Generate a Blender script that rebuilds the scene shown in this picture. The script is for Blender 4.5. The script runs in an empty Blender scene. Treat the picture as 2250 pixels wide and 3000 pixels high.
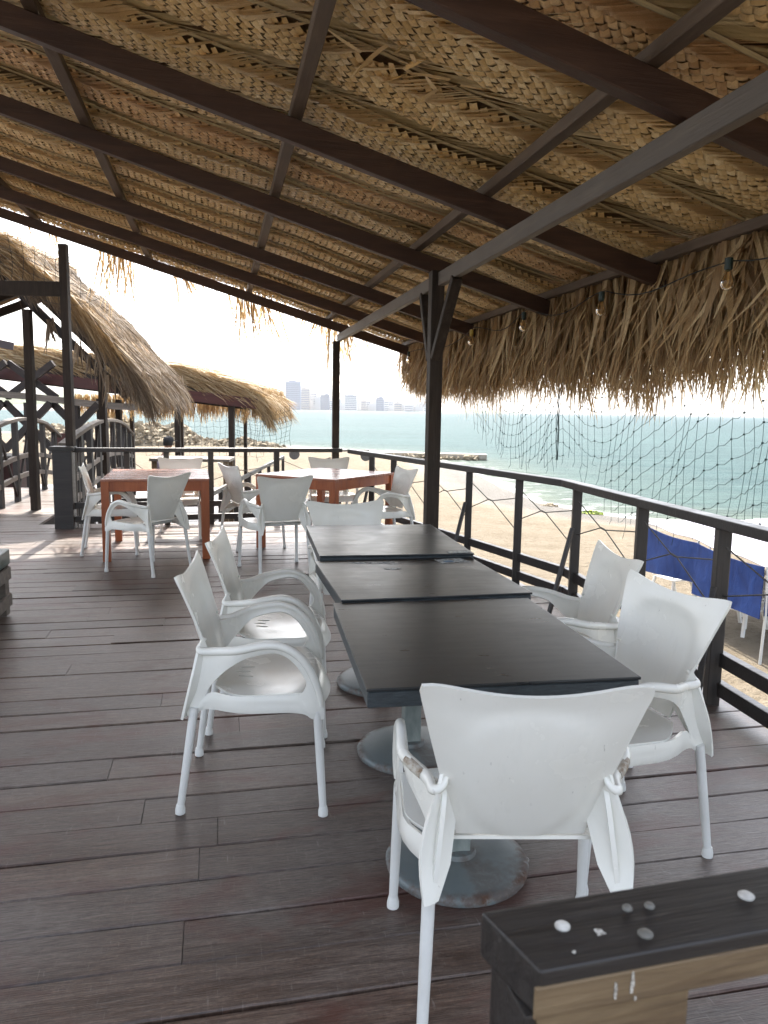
import bpy, bmesh, math, random
import numpy as np
from mathutils import Vector, Matrix
random.seed(7); RN=np.random.default_rng(11)
R=math.radians; PI=math.pi
sc=bpy.context.scene; COL=sc.collection

# ------------------------------------------------------------------ object helpers
def tag(o,label=None,cat=None,group=None,kind=None):
    if label: o['label']=label
    if cat: o['category']=cat
    if group: o['group']=group
    if kind: o['kind']=kind
    return o
def thing(name,label,cat,loc=(0,0,0),rz=0,group=None):
    o=bpy.data.objects.new(name,None); COL.objects.link(o); o.empty_display_size=.1
    o.location=loc; o.rotation_euler=(0,0,rz); return tag(o,label,cat,group)
def copy_tree(o,parent=None):
    c=o.copy(); COL.objects.link(c); c.parent=parent
    for ch in list(o.children): copy_tree(ch,c)
    return c
def link(name,me,mat,parent=None):
    o=bpy.data.objects.new(name,me); COL.objects.link(o)
    if mat: me.materials.append(mat)
    o.parent=parent; return o
def npmesh(name,V,Q,mat,parent=None,smooth=False):
    V=np.asarray(V,dtype=np.float32); Q=np.asarray(Q,dtype=np.int32)
    me=bpy.data.meshes.new(name); k=Q.shape[1]
    me.vertices.add(len(V)); me.vertices.foreach_set('co',V.ravel())
    me.loops.add(Q.size); me.loops.foreach_set('vertex_index',Q.ravel())
    me.polygons.add(len(Q)); me.polygons.foreach_set('loop_start',np.arange(len(Q),dtype=np.int32)*k)
    if smooth: me.polygons.foreach_set('use_smooth',np.ones(len(Q),dtype=bool))
    me.update(calc_edges=True); me.validate()
    return link(name,me,mat,parent)
class MB:
    def __init__(s): s.v=[]; s.f=[]
    def box(s,c,d,rot=None,taper=1.0):
        b=len(s.v); h=[x/2 for x in d]
        for z in (-1,1):
            for y in (-1,1):
                for x in (-1,1):
                    k=taper if z>0 else 1
                    p=Vector((x*h[0]*k,y*h[1]*k,z*h[2]))
                    if rot is not None: p=rot@p
                    s.v.append(tuple(p+Vector(c)))
        for q in ((0,2,3,1),(4,5,7,6),(0,1,5,4),(2,6,7,3),(0,4,6,2),(1,3,7,5)): s.f.append([b+i for i in q])
        return s
    def bar(s,p0,p1,w,h,up=(0,0,1)):
        p0=Vector(p0);p1=Vector(p1);d=p1-p0;L=d.length;x=d.normalized();u=Vector(up)
        y=u.cross(x)
        if y.length<1e-4: y=Vector((0,1,0)).cross(x)
        y.normalize();z=x.cross(y)
        return s.box((p0+p1)/2,(L,w,h),Matrix((x,y,z)).transposed())
    def tube(s,pts,r,n=8,flat=1.0,caps=True,closed=False):
        pts=[Vector(p) for p in pts]; N=len(pts)
        rr=r if isinstance(r,(list,tuple)) else [r]*N
        b=len(s.v); up=None
        for i,p in enumerate(pts):
            if closed: d=(pts[(i+1)%N]-pts[i-1]).normalized()
            else: d=(pts[min(i+1,N-1)]-pts[max(i-1,0)]).normalized()
            if up is None:
                a=Vector((0,0,1)) if abs(d.z)<.9 else Vector((0,1,0))
                up=(a-d*a.dot(d)).normalized()
            else: up=(up-d*up.dot(d)).normalized()
            sd=d.cross(up)
            for k in range(n):
                t=2*PI*k/n; s.v.append(tuple(p+up*(math.cos(t)*rr[i]*flat)+sd*(math.sin(t)*rr[i])))
        for i in range(N if closed else N-1):
            j=(i+1)%N
            for k in range(n):
                k2=(k+1)%n; s.f.append([b+i*n+k,b+i*n+k2,b+j*n+k2,b+j*n+k])
        if caps and not closed:
            s.f.append([b+k for k in range(n)][::-1]); s.f.append([b+(N-1)*n+k for k in range(n)])
        return s
    def lathe(s,prof,n=32,c=(0,0,0)):
        b=len(s.v); m=len(prof)
        for r,z in prof:
            for k in range(n):
                t=2*PI*k/n; s.v.append((c[0]+r*math.cos(t),c[1]+r*math.sin(t),c[2]+z))
        for i in range(m-1):
            for k in range(n):
                k2=(k+1)%n; s.f.append([b+i*n+k,b+i*n+k2,b+(i+1)*n+k2,b+(i+1)*n+k])
        s.f.append([b+k for k in range(n)][::-1]); s.f.append([b+(m-1)*n+k for k in range(n)])
        return s
    def build(s,name,mat,parent=None,smooth=False,bevel=0,seg=2,angle=40,solid=0):
        me=bpy.data.meshes.new(name); me.from_pydata(s.v,[],s.f); me.update()
        if bevel or solid:
            bm=bmesh.new(); bm.from_mesh(me)
            if solid:
                bmesh.ops.recalc_face_normals(bm,faces=bm.faces); bmesh.ops.solidify(bm,geom=bm.faces[:]+bm.edges[:]+bm.verts[:],thickness=solid)
            if bevel:
                ed=[e for e in bm.edges if len(e.link_faces)==2 and e.calc_face_angle(0)>R(angle)]
                bmesh.ops.bevel(bm,geom=ed,offset=bevel,segments=seg,affect='EDGES',profile=.6)
            bmesh.ops.recalc_face_normals(bm,faces=bm.faces)
            bm.to_mesh(me); bm.free()
        if smooth:
            me.polygons.foreach_set('use_smooth',[True]*len(me.polygons))
            try: me.set_sharp_from_angle(angle=R(45))
            except Exception: pass
        return link(name,me,mat,parent)

# ------------------------------------------------------------------ material helpers
class NT:
    def __init__(s,name):
        s.m=bpy.data.materials.new(name); s.m.use_nodes=True; s.t=s.m.node_tree; s.n=s.t.nodes
        s.b=s.n['Principled BSDF']; s.out=s.n['Material Output']
        s.tc=s.n.new('ShaderNodeTexCoord')
    def L(s,a,b): s.t.links.new(a,b)
    def add(s,k,**kw):
        n=s.n.new(k)
        for a,b in kw.items(): setattr(n,a,b)
        return n
    def map(s,scale=(1,1,1),rot=(0,0,0),src='Object'):
        n=s.add('ShaderNodeMapping'); n.inputs['Scale'].default_value=scale; n.inputs['Rotation'].default_value=rot
        s.L(s.tc.outputs[src],n.inputs['Vector']); return n.outputs[0]
    def noise(s,vec,scale=5,detail=4,rough=.55,dist=0):
        n=s.add('ShaderNodeTexNoise'); n.inputs['Scale'].default_value=scale; n.inputs['Detail'].default_value=detail
        n.inputs['Roughness'].default_value=rough; n.inputs['Distortion'].default_value=dist
        if vec is not None: s.L(vec,n.inputs['Vector'])
        return n.outputs[0]
    def ramp(s,fac,stops,interp='LINEAR'):
        n=s.add('ShaderNodeValToRGB'); n.color_ramp.interpolation=interp; el=n.color_ramp.elements
        while len(el)<len(stops): el.new(.5)
        for e,(p,c) in zip(el,stops):
            e.position=p; e.color=(c,c,c,1) if isinstance(c,(int,float)) else (*c,1)
        s.L(fac,n.inputs[0]); return n.outputs[0]
    def mix(s,fac,a,b,mode='MIX'):
        n=s.add('ShaderNodeMix',data_type='RGBA',blend_type=mode)
        for v,i in ((fac,0),(a,6),(b,7)):
            if isinstance(v,(int,float)): n.inputs[i].default_value=v
            elif isinstance(v,tuple): n.inputs[i].default_value=(*v,1)
            else: s.L(v,n.inputs[i])
        return n.outputs[2]
    def math(s,op,a,b=0):
        n=s.add('ShaderNodeMath',operation=op)
        for i,v in ((0,a),(1,b)):
            if isinstance(v,(int,float)): n.inputs[i].default_value=v
            else: s.L(v,n.inputs[i])
        return n.outputs[0]
    def island(s): return s.add('ShaderNodeNewGeometry').outputs['Random Per Island']
    def attr(s,name): return s.add('ShaderNodeAttribute',attribute_name=name).outputs['Fac']
    def bump(s,h,strength=.3,dist=.01):
        n=s.add('ShaderNodeBump'); n.inputs['Strength'].default_value=strength; n.inputs['Distance'].default_value=dist
        s.L(h,n.inputs['Height']); s.L(n.outputs[0],s.b.inputs['Normal']); return n
    def set(s,base=None,rough=None,**kw):
        for k,v in (('Base Color',base),('Roughness',rough)):
            if v is None: continue
            if isinstance(v,(int,float)): s.b.inputs[k].default_value=v
            elif isinstance(v,tuple): s.b.inputs[k].default_value=(*v,1)
            else: s.L(v,s.b.inputs[k])
        for k,v in kw.items(): s.b.inputs[k.replace('_',' ')].default_value=v
        return s.m
def wood(name,c0,c1,c2,axis=0,scale=1.0,rough=.5,wear=(.3,.27,.25),wearamt=.5,spec=.5):
    t=NT(name); sc_=[9*scale]*3; sc_[axis]=.7*scale
    v=t.map(tuple(sc_)); n=t.noise(v,3,8,.65,.6)
    col=t.ramp(n,[(.3,c0),(.5,c1),(.72,c2)])
    v2=t.map((1,1,1)); big=t.noise(v2,3,3); col=t.mix(t.ramp(big,[(.35,0),(.7,.5)]),col,c0)
    fs=[60*scale]*3; fs[axis]=3*scale
    fine=t.noise(t.map(tuple(fs)),2,4,.6); wm=t.math('MULTIPLY',t.ramp(fine,[(.6,0),(.75,1)]),t.ramp(big,[(.45,0),(.65,wearamt)]))
    col=t.mix(wm,col,wear)
    t.bump(t.math('ADD',n,fine),.35,.004)
    return t.set(col,t.ramp(n,[(.3,rough-.08),(.7,rough+.15)]),Specular_IOR_Level=spec)

M={}
M['beam']=wood('beam_wood',(.030,.013,.008),(.052,.023,.013),(.085,.042,.025),0,rough=.5,wear=(.16,.12,.09),wearamt=.3)
M['plate']=wood('plate_wood',(.06,.046,.034),(.10,.08,.062),(.16,.13,.10),1,rough=.55,wear=(.25,.2,.16),wearamt=.4)
M['post']=wood('post_wood',(.020,.014,.010),(.038,.027,.020),(.068,.051,.040),2,rough=.6,spec=.25,wear=(.2,.17,.15),wearamt=.3)
M['purlin']=wood('purlin_wood',(.075,.052,.036),(.12,.086,.06),(.18,.135,.10),1,rough=.6,wear=(.25,.2,.16),wearamt=.5)
M['rail']=wood('rail_wood',(.012,.010,.010),(.022,.018,.017),(.04,.033,.03),0,rough=.38,wear=(.2,.18,.17),wearamt=.25)
M['railpost']=wood('rail_post_wood',(.02,.016,.014),(.036,.03,.026),(.062,.052,.045),2,rough=.5,wear=(.22,.19,.16),wearamt=.3)
M['oldwood']=wood('weathered_wood',(.10,.085,.07),(.17,.145,.12),(.28,.24,.20),0,rough=.7,wearamt=.2)
M['darktruss']=wood('truss_wood',(.012,.008,.007),(.022,.014,.011),(.04,.026,.02),0,rough=.6,wearamt=.15)
M['fascia']=wood('red_fascia_wood',(.045,.012,.010),(.075,.02,.016),(.11,.035,.026),0,rough=.5,wearamt=.2)
M['orange']=wood('orange_wood',(.23,.055,.016),(.33,.085,.024),(.42,.13,.04),2,scale=.8,rough=.35,wear=(.5,.3,.18),wearamt=.3)
M['orangetop']=wood('orange_table_top',(.26,.09,.05),(.34,.13,.075),(.42,.19,.12),0,scale=.8,rough=.2,wear=(.5,.35,.28),wearamt=.4)
M['tan']=wood('bare_post_wood',(.075,.045,.022),(.155,.105,.055),(.25,.18,.10),0,scale=2.2,rough=.65,wear=(.05,.035,.025),wearamt=.6)
M['cap']=wood('dark_cap_wood',(.014,.012,.011),(.020,.017,.015),(.030,.026,.023),0,scale=1,rough=.42,wear=(.25,.22,.2),wearamt=.3)

def deck_mat():
    t=NT('deck_boards'); isl=t.island()
    w=t.add('ShaderNodeMapping'); w.inputs['Scale'].default_value=(.8,9,9); t.L(t.tc.outputs['Object'],w.inputs['Vector'])
    off=t.add('ShaderNodeCombineXYZ'); t.L(t.math('MULTIPLY',isl,37.0),off.inputs[0]); t.L(off.outputs[0],w.inputs['Location'])
    n=t.noise(w.outputs[0],4,9,.68,.8)
    grain=t.ramp(n,[(.30,(.030,.017,.012)),(.48,(.068,.044,.033)),(.68,(.125,.092,.073))])
    tint=t.ramp(isl,[(0,(.68,.60,.57)),(.5,(1,1,1)),(1,(1.4,1.36,1.3))])
    col=t.mix(1.0,grain,tint,'MULTIPLY')
    big=t.noise(t.map((.5,1.2,1)),1.3,4,.6)
    f2=t.noise(t.map((9,150,1)),2.2,5,.7,.3); f3=t.noise(t.map((38,38,1)),2.0,5,.75)
    col=t.mix(1.0,col,t.ramp(f2,[(.32,(.55,.52,.52)),(.5,(1,1,1)),(.7,(1.55,1.5,1.48))]),'MULTIPLY')
    col=t.mix(1.0,col,t.ramp(f3,[(.3,(.72,.70,.70)),(.5,(1,1,1)),(.7,(1.3,1.3,1.3))]),'MULTIPLY')
    col=t.mix(t.math('MULTIPLY',t.ramp(big,[(.40,0),(.62,.75)]),t.ramp(f2,[(.40,.25),(.60,1)])),col,(.19,.168,.15))       # worn grey paint
    red=t.noise(t.map((1.2,2.2,1)),1.7,5,.6,.5); col=t.mix(t.ramp(red,[(.52,0),(.64,.6)]),col,(.085,.026,.018))
    # cross scratches
    sv=t.map((42,3.2,1),(0,0,.18)); s1=t.noise(sv,2.2,3,.7,.2)
    sm=t.noise(t.map((1.3,3.,1)),1.6,3)
    scr=t.math('MULTIPLY',t.ramp(s1,[(.625,0),(.71,.8)]),t.ramp(sm,[(.43,0),(.60,.6)]))
    col=t.mix(scr,col,(.27,.24,.22))
    sv2=t.map((130,14,1),(0,0,-.25)); s2=t.noise(sv2,1.5,2,.5)
    col=t.mix(t.math('MULTIPLY',t.ramp(s2,[(.66,0),(.72,.4)]),t.ramp(sm,[(.4,1),(.6,0)])),col,(.24,.21,.2))
    fine=t.noise(t.map((6,160,1)),2,3,.6); col=t.mix(t.ramp(fine,[(.35,.35),(.5,0)]),col,(.018,.011,.010))
    spots=t.add('ShaderNodeTexVoronoi'); spots.inputs['Scale'].default_value=2.3; t.L(t.map((1,1,1)),spots.inputs['Vector'])
    col=t.mix(t.ramp(spots.outputs['Distance'],[(0,.8),(.016,.8),(.02,0)]),col,(.55,.53,.5))
    h=t.math('ADD',t.math('MULTIPLY',n,1.0),t.math('MULTIPLY',fine,.6)); t.bump(h,.5,.004)
    return t.set(col,t.ramp(t.math('ADD',t.math('MULTIPLY',n,.5),t.math('MULTIPLY',big,.5)),[(.35,.30),(.65,.50)]),Specular_IOR_Level=.5)
M['deck']=deck_mat()
t=NT('dark_underframe'); M['under']=t.set((.015,.011,.010),.8)

def thatch(name,stops,trans=.3,rough=.6,streak=(2,40,2),src='Object',bump=.3,dark=.45):
    t=NT(name); isl=t.island()
    c=t.ramp(isl,stops)
    n=t.noise(t.map(streak,src=src),6,4,.6); c=t.mix(t.ramp(n,[(.35,dark),(.6,0)]),c,tuple(x*.45 for x in stops[0][1]))
    big=t.noise(t.map((1,1,1)),1.4,3); c=t.mix(t.ramp(big,[(.4,0),(.7,.45)]),c,stops[1][1])
    t.L(c,t.b.inputs['Base Color']); t.b.inputs['Roughness'].default_value=rough
    if bump: t.bump(n,bump,.003)
    if trans:
        tr=t.add('ShaderNodeBsdfTranslucent'); t.L(c,tr.inputs[0]); mx=t.add('ShaderNodeMixShader'); mx.inputs[0].default_value=trans
        t.L(t.b.outputs[0],mx.inputs[1]); t.L(tr.outputs[0],mx.inputs[2]); t.L(mx.outputs[0],t.out.inputs[0])
    return t.m
M['weave']=thatch('woven_palm',[(0,(.58,.39,.16)),(.3,(.72,.50,.22)),(.7,(.82,.60,.29)),(1,(.88,.71,.41))],0,.36,(30,30,30),dark=.25)
M['weaver']=thatch('woven_palm_redder',[(0,(.48,.28,.12)),(.3,(.62,.38,.17)),(.7,(.72,.47,.22)),(1,(.80,.59,.32))],0,.4,(30,30,30),dark=.25)
M['fan']=thatch('palm_fan',[(0,(.46,.34,.15)),(.4,(.58,.44,.20)),(.8,(.66,.51,.25)),(1,(.74,.59,.33))],0,.4,(6,60,6),dark=.3)
M['rib']=thatch('palm_rib',[(0,(.36,.28,.14)),(1,(.46,.36,.19))],0,.5,(3,80,3))
M['mat']=thatch('thatch_layer',[(0,(.20,.125,.06)),(1,(.28,.18,.09))],0,.9,(3,60,3))
M['fringe']=thatch('hanging_palm',[(0,(.24,.145,.065)),(.35,(.43,.28,.135)),(.7,(.57,.40,.20)),(1,(.72,.56,.32))],.38,.6,(40,40,3))
M['straw']=thatch('straw_thatch',[(0,(.20,.12,.055)),(.3,(.34,.22,.10)),(.7,(.46,.33,.17)),(1,(.58,.46,.28))],.2,.65,(20,20,20),bump=0)
M['strawgrey']=thatch('weathered_thatch',[(0,(.11,.078,.05)),(.35,(.21,.155,.105)),(.7,(.31,.24,.17)),(1,(.45,.37,.27))],.2,.7,(20,20,20),bump=0)

def plastic(name,c,yellow,amt,rough=.28):
    t=NT(name); n=t.noise(t.map((1,1,1)),5,5,.6); fine=t.noise(t.map((1,1,1)),60,3,.6)
    col=t.mix(t.ramp(n,[(.4,0),(.75,amt)]),c,yellow)
    spk=t.noise(t.map((1,1,.35)),85,2,.5); sm=t.noise(t.map((1,1,1)),9,3)
    col=t.mix(t.math('MULTIPLY',t.ramp(spk,[(.72,0),(.76,.5)]),t.ramp(sm,[(.5,0),(.62,1)])),col,(.30,.28,.25))
    gr=t.noise(t.map((14,14,2.5)),2.0,5,.7); col=t.mix(t.ramp(gr,[(.56,0),(.82,.2)]),col,(.5,.48,.42))
    t.bump(fine,.06,.002)
    return t.set(col,t.ramp(n,[(.3,rough-.06),(.7,rough+.12)]),Specular_IOR_Level=.5)
M['plas']=plastic('white_plastic',(.76,.75,.69),(.69,.67,.58),.4,.2)
M['metalwhite']=plastic('white_painted_leg',(.70,.70,.67),(.5,.49,.45),.5,.35)
M['beachplas']=plastic('white_beach_plastic',(.8,.8,.78),(.7,.68,.6),.3,.4)

t=NT('scuff_rust'); n=t.noise(t.map((1,1,1)),45,4,.7); M['scuff']=t.set(t.ramp(n,[(.4,(.45,.42,.36)),(.6,(.2,.13,.075))]),.8)
def blacktop():
    t=NT('black_table_laminate'); n=t.noise(t.map((2,14,1)),3,6,.7); big=t.noise(t.map((1,1,1)),3.5,5,.6,.6)
    col=t.ramp(big,[(.3,(.009,.010,.011)),(.6,(.018,.020,.021)),(.8,(.034,.037,.037))])
    sc_=t.noise(t.map((30,2,1),(0,0,.6)),3,3); col=t.mix(t.math('MULTIPLY',t.ramp(sc_,[(.68,0),(.76,.25)]),t.ramp(big,[(.5,0),(.6,1)])),col,(.13,.13,.13))
    ring=t.add('ShaderNodeTexVoronoi'); ring.inputs['Scale'].default_value=7; t.L(t.map((1,1,0.01)),ring.inputs['Vector'])
    col=t.mix(t.ramp(ring.outputs['Distance'],[(0,.12),(.03,.12),(.045,0)]),col,(.22,.22,.21))
    t.bump(t.math('ADD',n,t.math('MULTIPLY',big,.7)),.05,.003)
    return t.set(col,t.ramp(t.math('ADD',t.math('MULTIPLY',n,.4),t.math('MULTIPLY',big,.6)),[(.35,.26),(.65,.40)]),Specular_IOR_Level=.42)
M['blacktop']=blacktop()
t=NT('table_edge'); n=t.noise(t.map((6,6,40)),4,5,.7); M['tedge']=t.set(t.ramp(n,[(.35,(.012,.016,.019)),(.6,(.035,.045,.05)),(.8,(.10,.12,.12))]),.5)
def pedmat():
    t=NT('green_grey_painted_iron'); n=t.noise(t.map((1,1,1)),14,6,.7); b=t.noise(t.map((1,1,1)),4,4,.6)
    col=t.mix(t.ramp(b,[(.4,0),(.7,.6)]),(.13,.155,.16),(.21,.235,.225))
    rad=t.add('ShaderNodeVectorMath',operation='LENGTH'); mp=t.add('ShaderNodeMapping'); mp.inputs['Scale'].default_value=(1,1,0); t.L(t.tc.outputs['Object'],mp.inputs[0]); t.L(mp.outputs[0],rad.inputs[0])
    rr=t.ramp(rad.outputs['Value'],[(.0,.55),(.045,.5),(.09,.05),(.19,.0),(.215,.6),(.3,.7)])
    rust=t.math('MULTIPLY',t.ramp(n,[(.42,0),(.55,1)]),t.math('ADD',rr,t.ramp(b,[(.56,0),(.62,.35)])))
    col=t.mix(rust,col,t.ramp(n,[(.4,(.16,.07,.03)),(.65,(.06,.03,.02))]))
    t.bump(n,.3,.003); return t.set(col,t.ramp(rust,[(0,.42),(1,.85)]),Metallic=.1)
M['ped']=pedmat()
t=NT('column_paint'); n=t.noise(t.map((3,3,1)),6,5,.6); M['colpaint']=t.set(t.ramp(n,[(.35,(.17,.20,.19)),(.65,(.30,.33,.31))]),.45)
t=NT('net_twine'); M['net']=t.set((.012,.028,.026),.8)
t=NT('faded_twine'); M['netpale']=t.set((.05,.055,.06),.8)
t=NT('rope_dark'); n=t.noise(t.map((120,120,120)),3,2); M['rope']=t.set(t.ramp(n,[(.4,(.025,.022,.02)),(.6,(.12,.11,.10))]),.85)
t=NT('black_cable'); M['cable']=t.set((.008,.010,.009),.6)
t=NT('socket_plastic'); M['socket']=t.set((.006,.02,.016),.5)
t=NT('yellow_socket'); M['ysocket']=t.set((.42,.30,.05),.5)
t=NT('bulb_glass'); M['bulb']=t.set((1,.84,.58),.02,Transmission_Weight=1.0,IOR=1.3)
t=NT('filament'); M['filament']=t.set((.5,.3,.1),.3,Metallic=.8)
t=NT('washer_metal'); n=t.noise(t.map((1,1,1)),60,3); M['bolt']=t.set(t.ramp(n,[(.4,(.55,.54,.50)),(.62,(.3,.28,.25))]),.5)
t=NT('bolt_dark'); M['boltdark']=t.set((.12,.115,.10),.5)
t=NT('droppings'); n=t.noise(t.map((1,1,1)),400,3); M['drop']=t.set(t.ramp(n,[(.4,(.22,.20,.17)),(.6,(.55,.53,.48))]),.8)
t=NT('sticker'); n=t.noise(t.map((1,1,1)),50,3,.6); M['sticker']=t.set(t.ramp(n,[(.42,(.07,.08,.08)),(.55,(.42,.44,.43))]),.5)
t=NT('sticker_blue'); M['stickerb']=t.set((.05,.13,.22),.4)

def sandmat():
    t=NT('beach_sand'); v=t.map((1,1,1)); n=t.noise(v,1.1,6,.6); n2=t.noise(v,5,5,.65,.5); f=t.noise(v,60,3,.6)
    col=t.ramp(n,[(.3,(.175,.142,.098)),(.7,(.225,.188,.138))]); col=t.mix(t.ramp(n2,[(.36,.5),(.5,0)]),col,(.125,.098,.066))
    wet=t.attr('shore'); col=t.mix(t.ramp(wet,[(0,1),(.08,1),(.16,0)]),col,(.085,.072,.055))
    h=t.math('ADD',n2,t.math('MULTIPLY',f,.25)); t.bump(h,1.0,.2)
    return t.set(col,t.ramp(wet,[(0,.5),(.14,.6),(.2,.95)]),Specular_IOR_Level=.15)
M['sand']=sandmat()
def seamat():
    t=NT('sea_water'); v=t.map((1,1,1)); sh=t.attr('shore')
    n=t.noise(t.map((.02,.08,1)),1.5,5,.6); 
    col=t.mix(t.ramp(n,[(.35,0),(.65,1)]),(.023,.050,.051),(.037,.073,.073))
    far=t.attr('far'); col=t.mix(far,col,(.018,.045,.049))
    col=t.mix(t.ramp(sh,[(0,1),(.05,.7),(.16,.2),(.4,0)]),col,(.085,.10,.078))
    w=t.noise(t.map((.35,1.1,1)),1.4,8,.68,1.2); w2=t.noise(t.map((.05,.22,1)),1.5,6,.65,.8)
    fo=t.noise(t.map((.5,.9,1)),.8,6,.7,1.5)
    foam=t.math('MULTIPLY',t.ramp(fo,[(.54,0),(.60,.8)]),t.ramp(sh,[(0,.9),(.04,.8),(.09,.0)]))
    edge=t.ramp(sh,[(0,1),(.012,1),(.02,0)])
    foam=t.math('MAXIMUM',foam,t.math('MULTIPLY',edge,.9)); 
    caps=t.ramp(w,[(.68,0),(.76,.4)]); col=t.mix(1.0,col,t.ramp(w,[(.30,(.62,.68,.70)),(.5,(1,1,1)),(.68,(1.45,1.38,1.35))]),'MULTIPLY')
    col=t.mix(t.math('MAXIMUM',foam,caps),col,(.42,.43,.42))
    h=t.math('ADD',w,t.math('MULTIPLY',w2,1.6)); t.bump(h,.75,.35)
    return t.set(col,t.ramp(foam,[(0,.42),(1,.7)]),Specular_IOR_Level=.06,IOR=1.2)
M['sea']=seamat()
t=NT('rubble_rock'); v=t.map((1,1,1)); n=t.noise(v,1.6,8,.75,.5); isl=t.island(); M['rock']=t.set(t.mix(.5,t.ramp(n,[(.35,(.10,.075,.045)),(.55,(.24,.19,.12)),(.7,(.40,.34,.24))]),t.ramp(isl,[(0,(.15,.12,.08)),(1,(.42,.35,.25))])),.9); t.bump(n,.8,.2)
t=NT('concrete'); n=t.noise(t.map((1,1,1)),1.5,6,.7); M['concrete']=t.set(t.ramp(n,[(.35,(.20,.17,.13)),(.65,(.38,.34,.28))]),.9)
t=NT('blue_tarpaulin'); n=t.noise(t.map((1.5,1.5,1)),2.5,5,.6,.5); M['blue']=t.set(t.ramp(n,[(.35,(.007,.022,.10)),(.65,(.011,.036,.15))]),.75,Specular_IOR_Level=.15); t.bump(n,.3,.05)
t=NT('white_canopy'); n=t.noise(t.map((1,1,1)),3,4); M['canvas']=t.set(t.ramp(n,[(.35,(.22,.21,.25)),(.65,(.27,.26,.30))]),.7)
t=NT('pole_white'); M['polew']=t.set((.6,.6,.57),.5)
t=NT('green_vinyl'); n=t.noise(t.map((1,1,1)),6,4); M['green']=t.set(t.ramp(n,[(.35,(.014,.045,.038)),(.65,(.028,.075,.062))]),.3)
t=NT('seaweed'); n=t.noise(t.map((3,3,3)),4,4); M['weed']=t.set(t.ramp(n,[(.4,(.03,.045,.015)),(.6,(.30,.38,.04))]),.8)
t=NT('hill'); n=t.noise(t.map((.004,.004,.02)),3,6,.6); M['hill']=t.set(t.ramp(n,[(.35,(.07,.08,.05)),(.65,(.20,.17,.12))]),.95)
t=NT('dark_foliage'); n=t.noise(t.map((.05,.05,.05)),3,6,.7); M['foliage']=t.set(t.ramp(n,[(.35,(.03,.045,.02)),(.65,(.09,.11,.05))]),.9)

# ------------------------------------------------------------------ generic geometry
def blades(name,P,D,L,W,S,bend,mat,parent=None,seg=3,taper=.15,tipw=None):
    """P root, D direction, L length, W width, S side vector, bend vector (all arrays) -> one mesh of narrow leaves"""
    N=len(P); s=np.linspace(0,1,seg+1)
    ctr=P[:,None,:]+D[:,None,:]*(L[:,None,None]*s[None,:,None])+bend[:,None,:]*(s[None,:,None]**2)
    wid=np.sin(np.clip(.25+s*.8,0,1)*PI)**.5; wid[-1]=taper
    hw=W[:,None,None]*wid[None,:,None]*.5
    a=ctr-S[:,None,:]*hw; b=ctr+S[:,None,:]*hw
    V=np.stack([a,b],axis=2).reshape(-1,3)
    base=(np.arange(N)*(seg+1)*2)[:,None]; k=np.arange(seg)[None,:]*2
    Q=np.stack([base+k,base+k+1,base+k+3,base+k+2],axis=2).reshape(-1,4)
    return npmesh(name,V,Q,mat,parent)
def nrm(a): return a/np.linalg.norm(a,axis=-1,keepdims=True)

# ================================================================== PAVILION (local frame: x down the slope/right, y away, z up)
PX,PY=-.586,9.75; YAW=R(12.3)
qv=np.array([math.cos(YAW),math.sin(YAW),0]); gv=np.array([-math.sin(YAW),math.cos(YAW),0])
def Wp(x,y,z=0): return (PX+x*qv[0]+y*gv[0], PY+x*qv[1]+y*gv[1], z)
def Lp(X,Y): dx,dy=X-PX,Y-PY; return (dx*qv[0]+dy*qv[1], dx*gv[0]+dy*gv[1])
pav=thing('thatched_pavilion','open timber pavilion with woven palm leaf roof above the whole deck','pavilion',(PX,PY,0),YAW)
SL=.29; Z0=2.42
def rz_(x): return Z0-SL*x
XL=-6.4
G_R=[0,1.3,2.6,4.3,5.72,7.26,8.7]
for i,G in enumerate(G_R):
    xe=[.93,.93,.93,.93,1.05,1.0,1.0,1.0][i]
    w=[.06,.06,.065,.07,.07,.075,.07,.07][i]
    MB().bar((XL,-G,rz_(XL)+.012),(xe,-G,rz_(xe)+.012),w*.84,.106).build('rafter',M['beam'],pav,bevel=.004,seg=1)
for x in (.86,-.13,-1.12,-2.3,-3.55,-4.8,-6.0):
    z=rz_(x)+.135/2*1.04+.028
    MB().bar((x,.38,z),(x,-8.8,z),.062,.052).build('purlin',M['purlin'],pav,bevel=.004,seg=1)
# plate beam and posts
BZ=2.318
MB().bar((0,.12,BZ),(0,-8.8,BZ),.046,.092).build('plate_beam',M['plate'],pav,bevel=.004,seg=1)
def post(x,y,z0,z1,w,nm='post',mat=None):
    return MB().box((x,y,(z0+z1)/2),(w,w,z1-z0)).build(nm,mat or M['post'],pav,bevel=.005,seg=2)
post(-.05,0,-.25,BZ-.05,.085)
post(-.02,-4.43,-.0,2.375,.092)
post(-.02,-8.62,-.0,2.375,.105)
for y in (-.6,-4.4,-8.2): post(XL+.1,y,0,rz_(XL+.1)-.07,.10)
MB().bar((XL+.1,.2,rz_(XL+.1)-.13),(XL+.1,-8.8,rz_(XL+.1)-.13),.06,.12).build('plate_beam',M['plate'],pav,bevel=.004,seg=1)
for s in (-1,1):
    MB().bar((-.03,-4.43+s*.05,1.78),(-.0,-4.43+s*.40,BZ-.045),.05,.07,up=(1,0,0)).build('brace',M['post'],pav,bevel=.004,seg=1)
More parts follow.
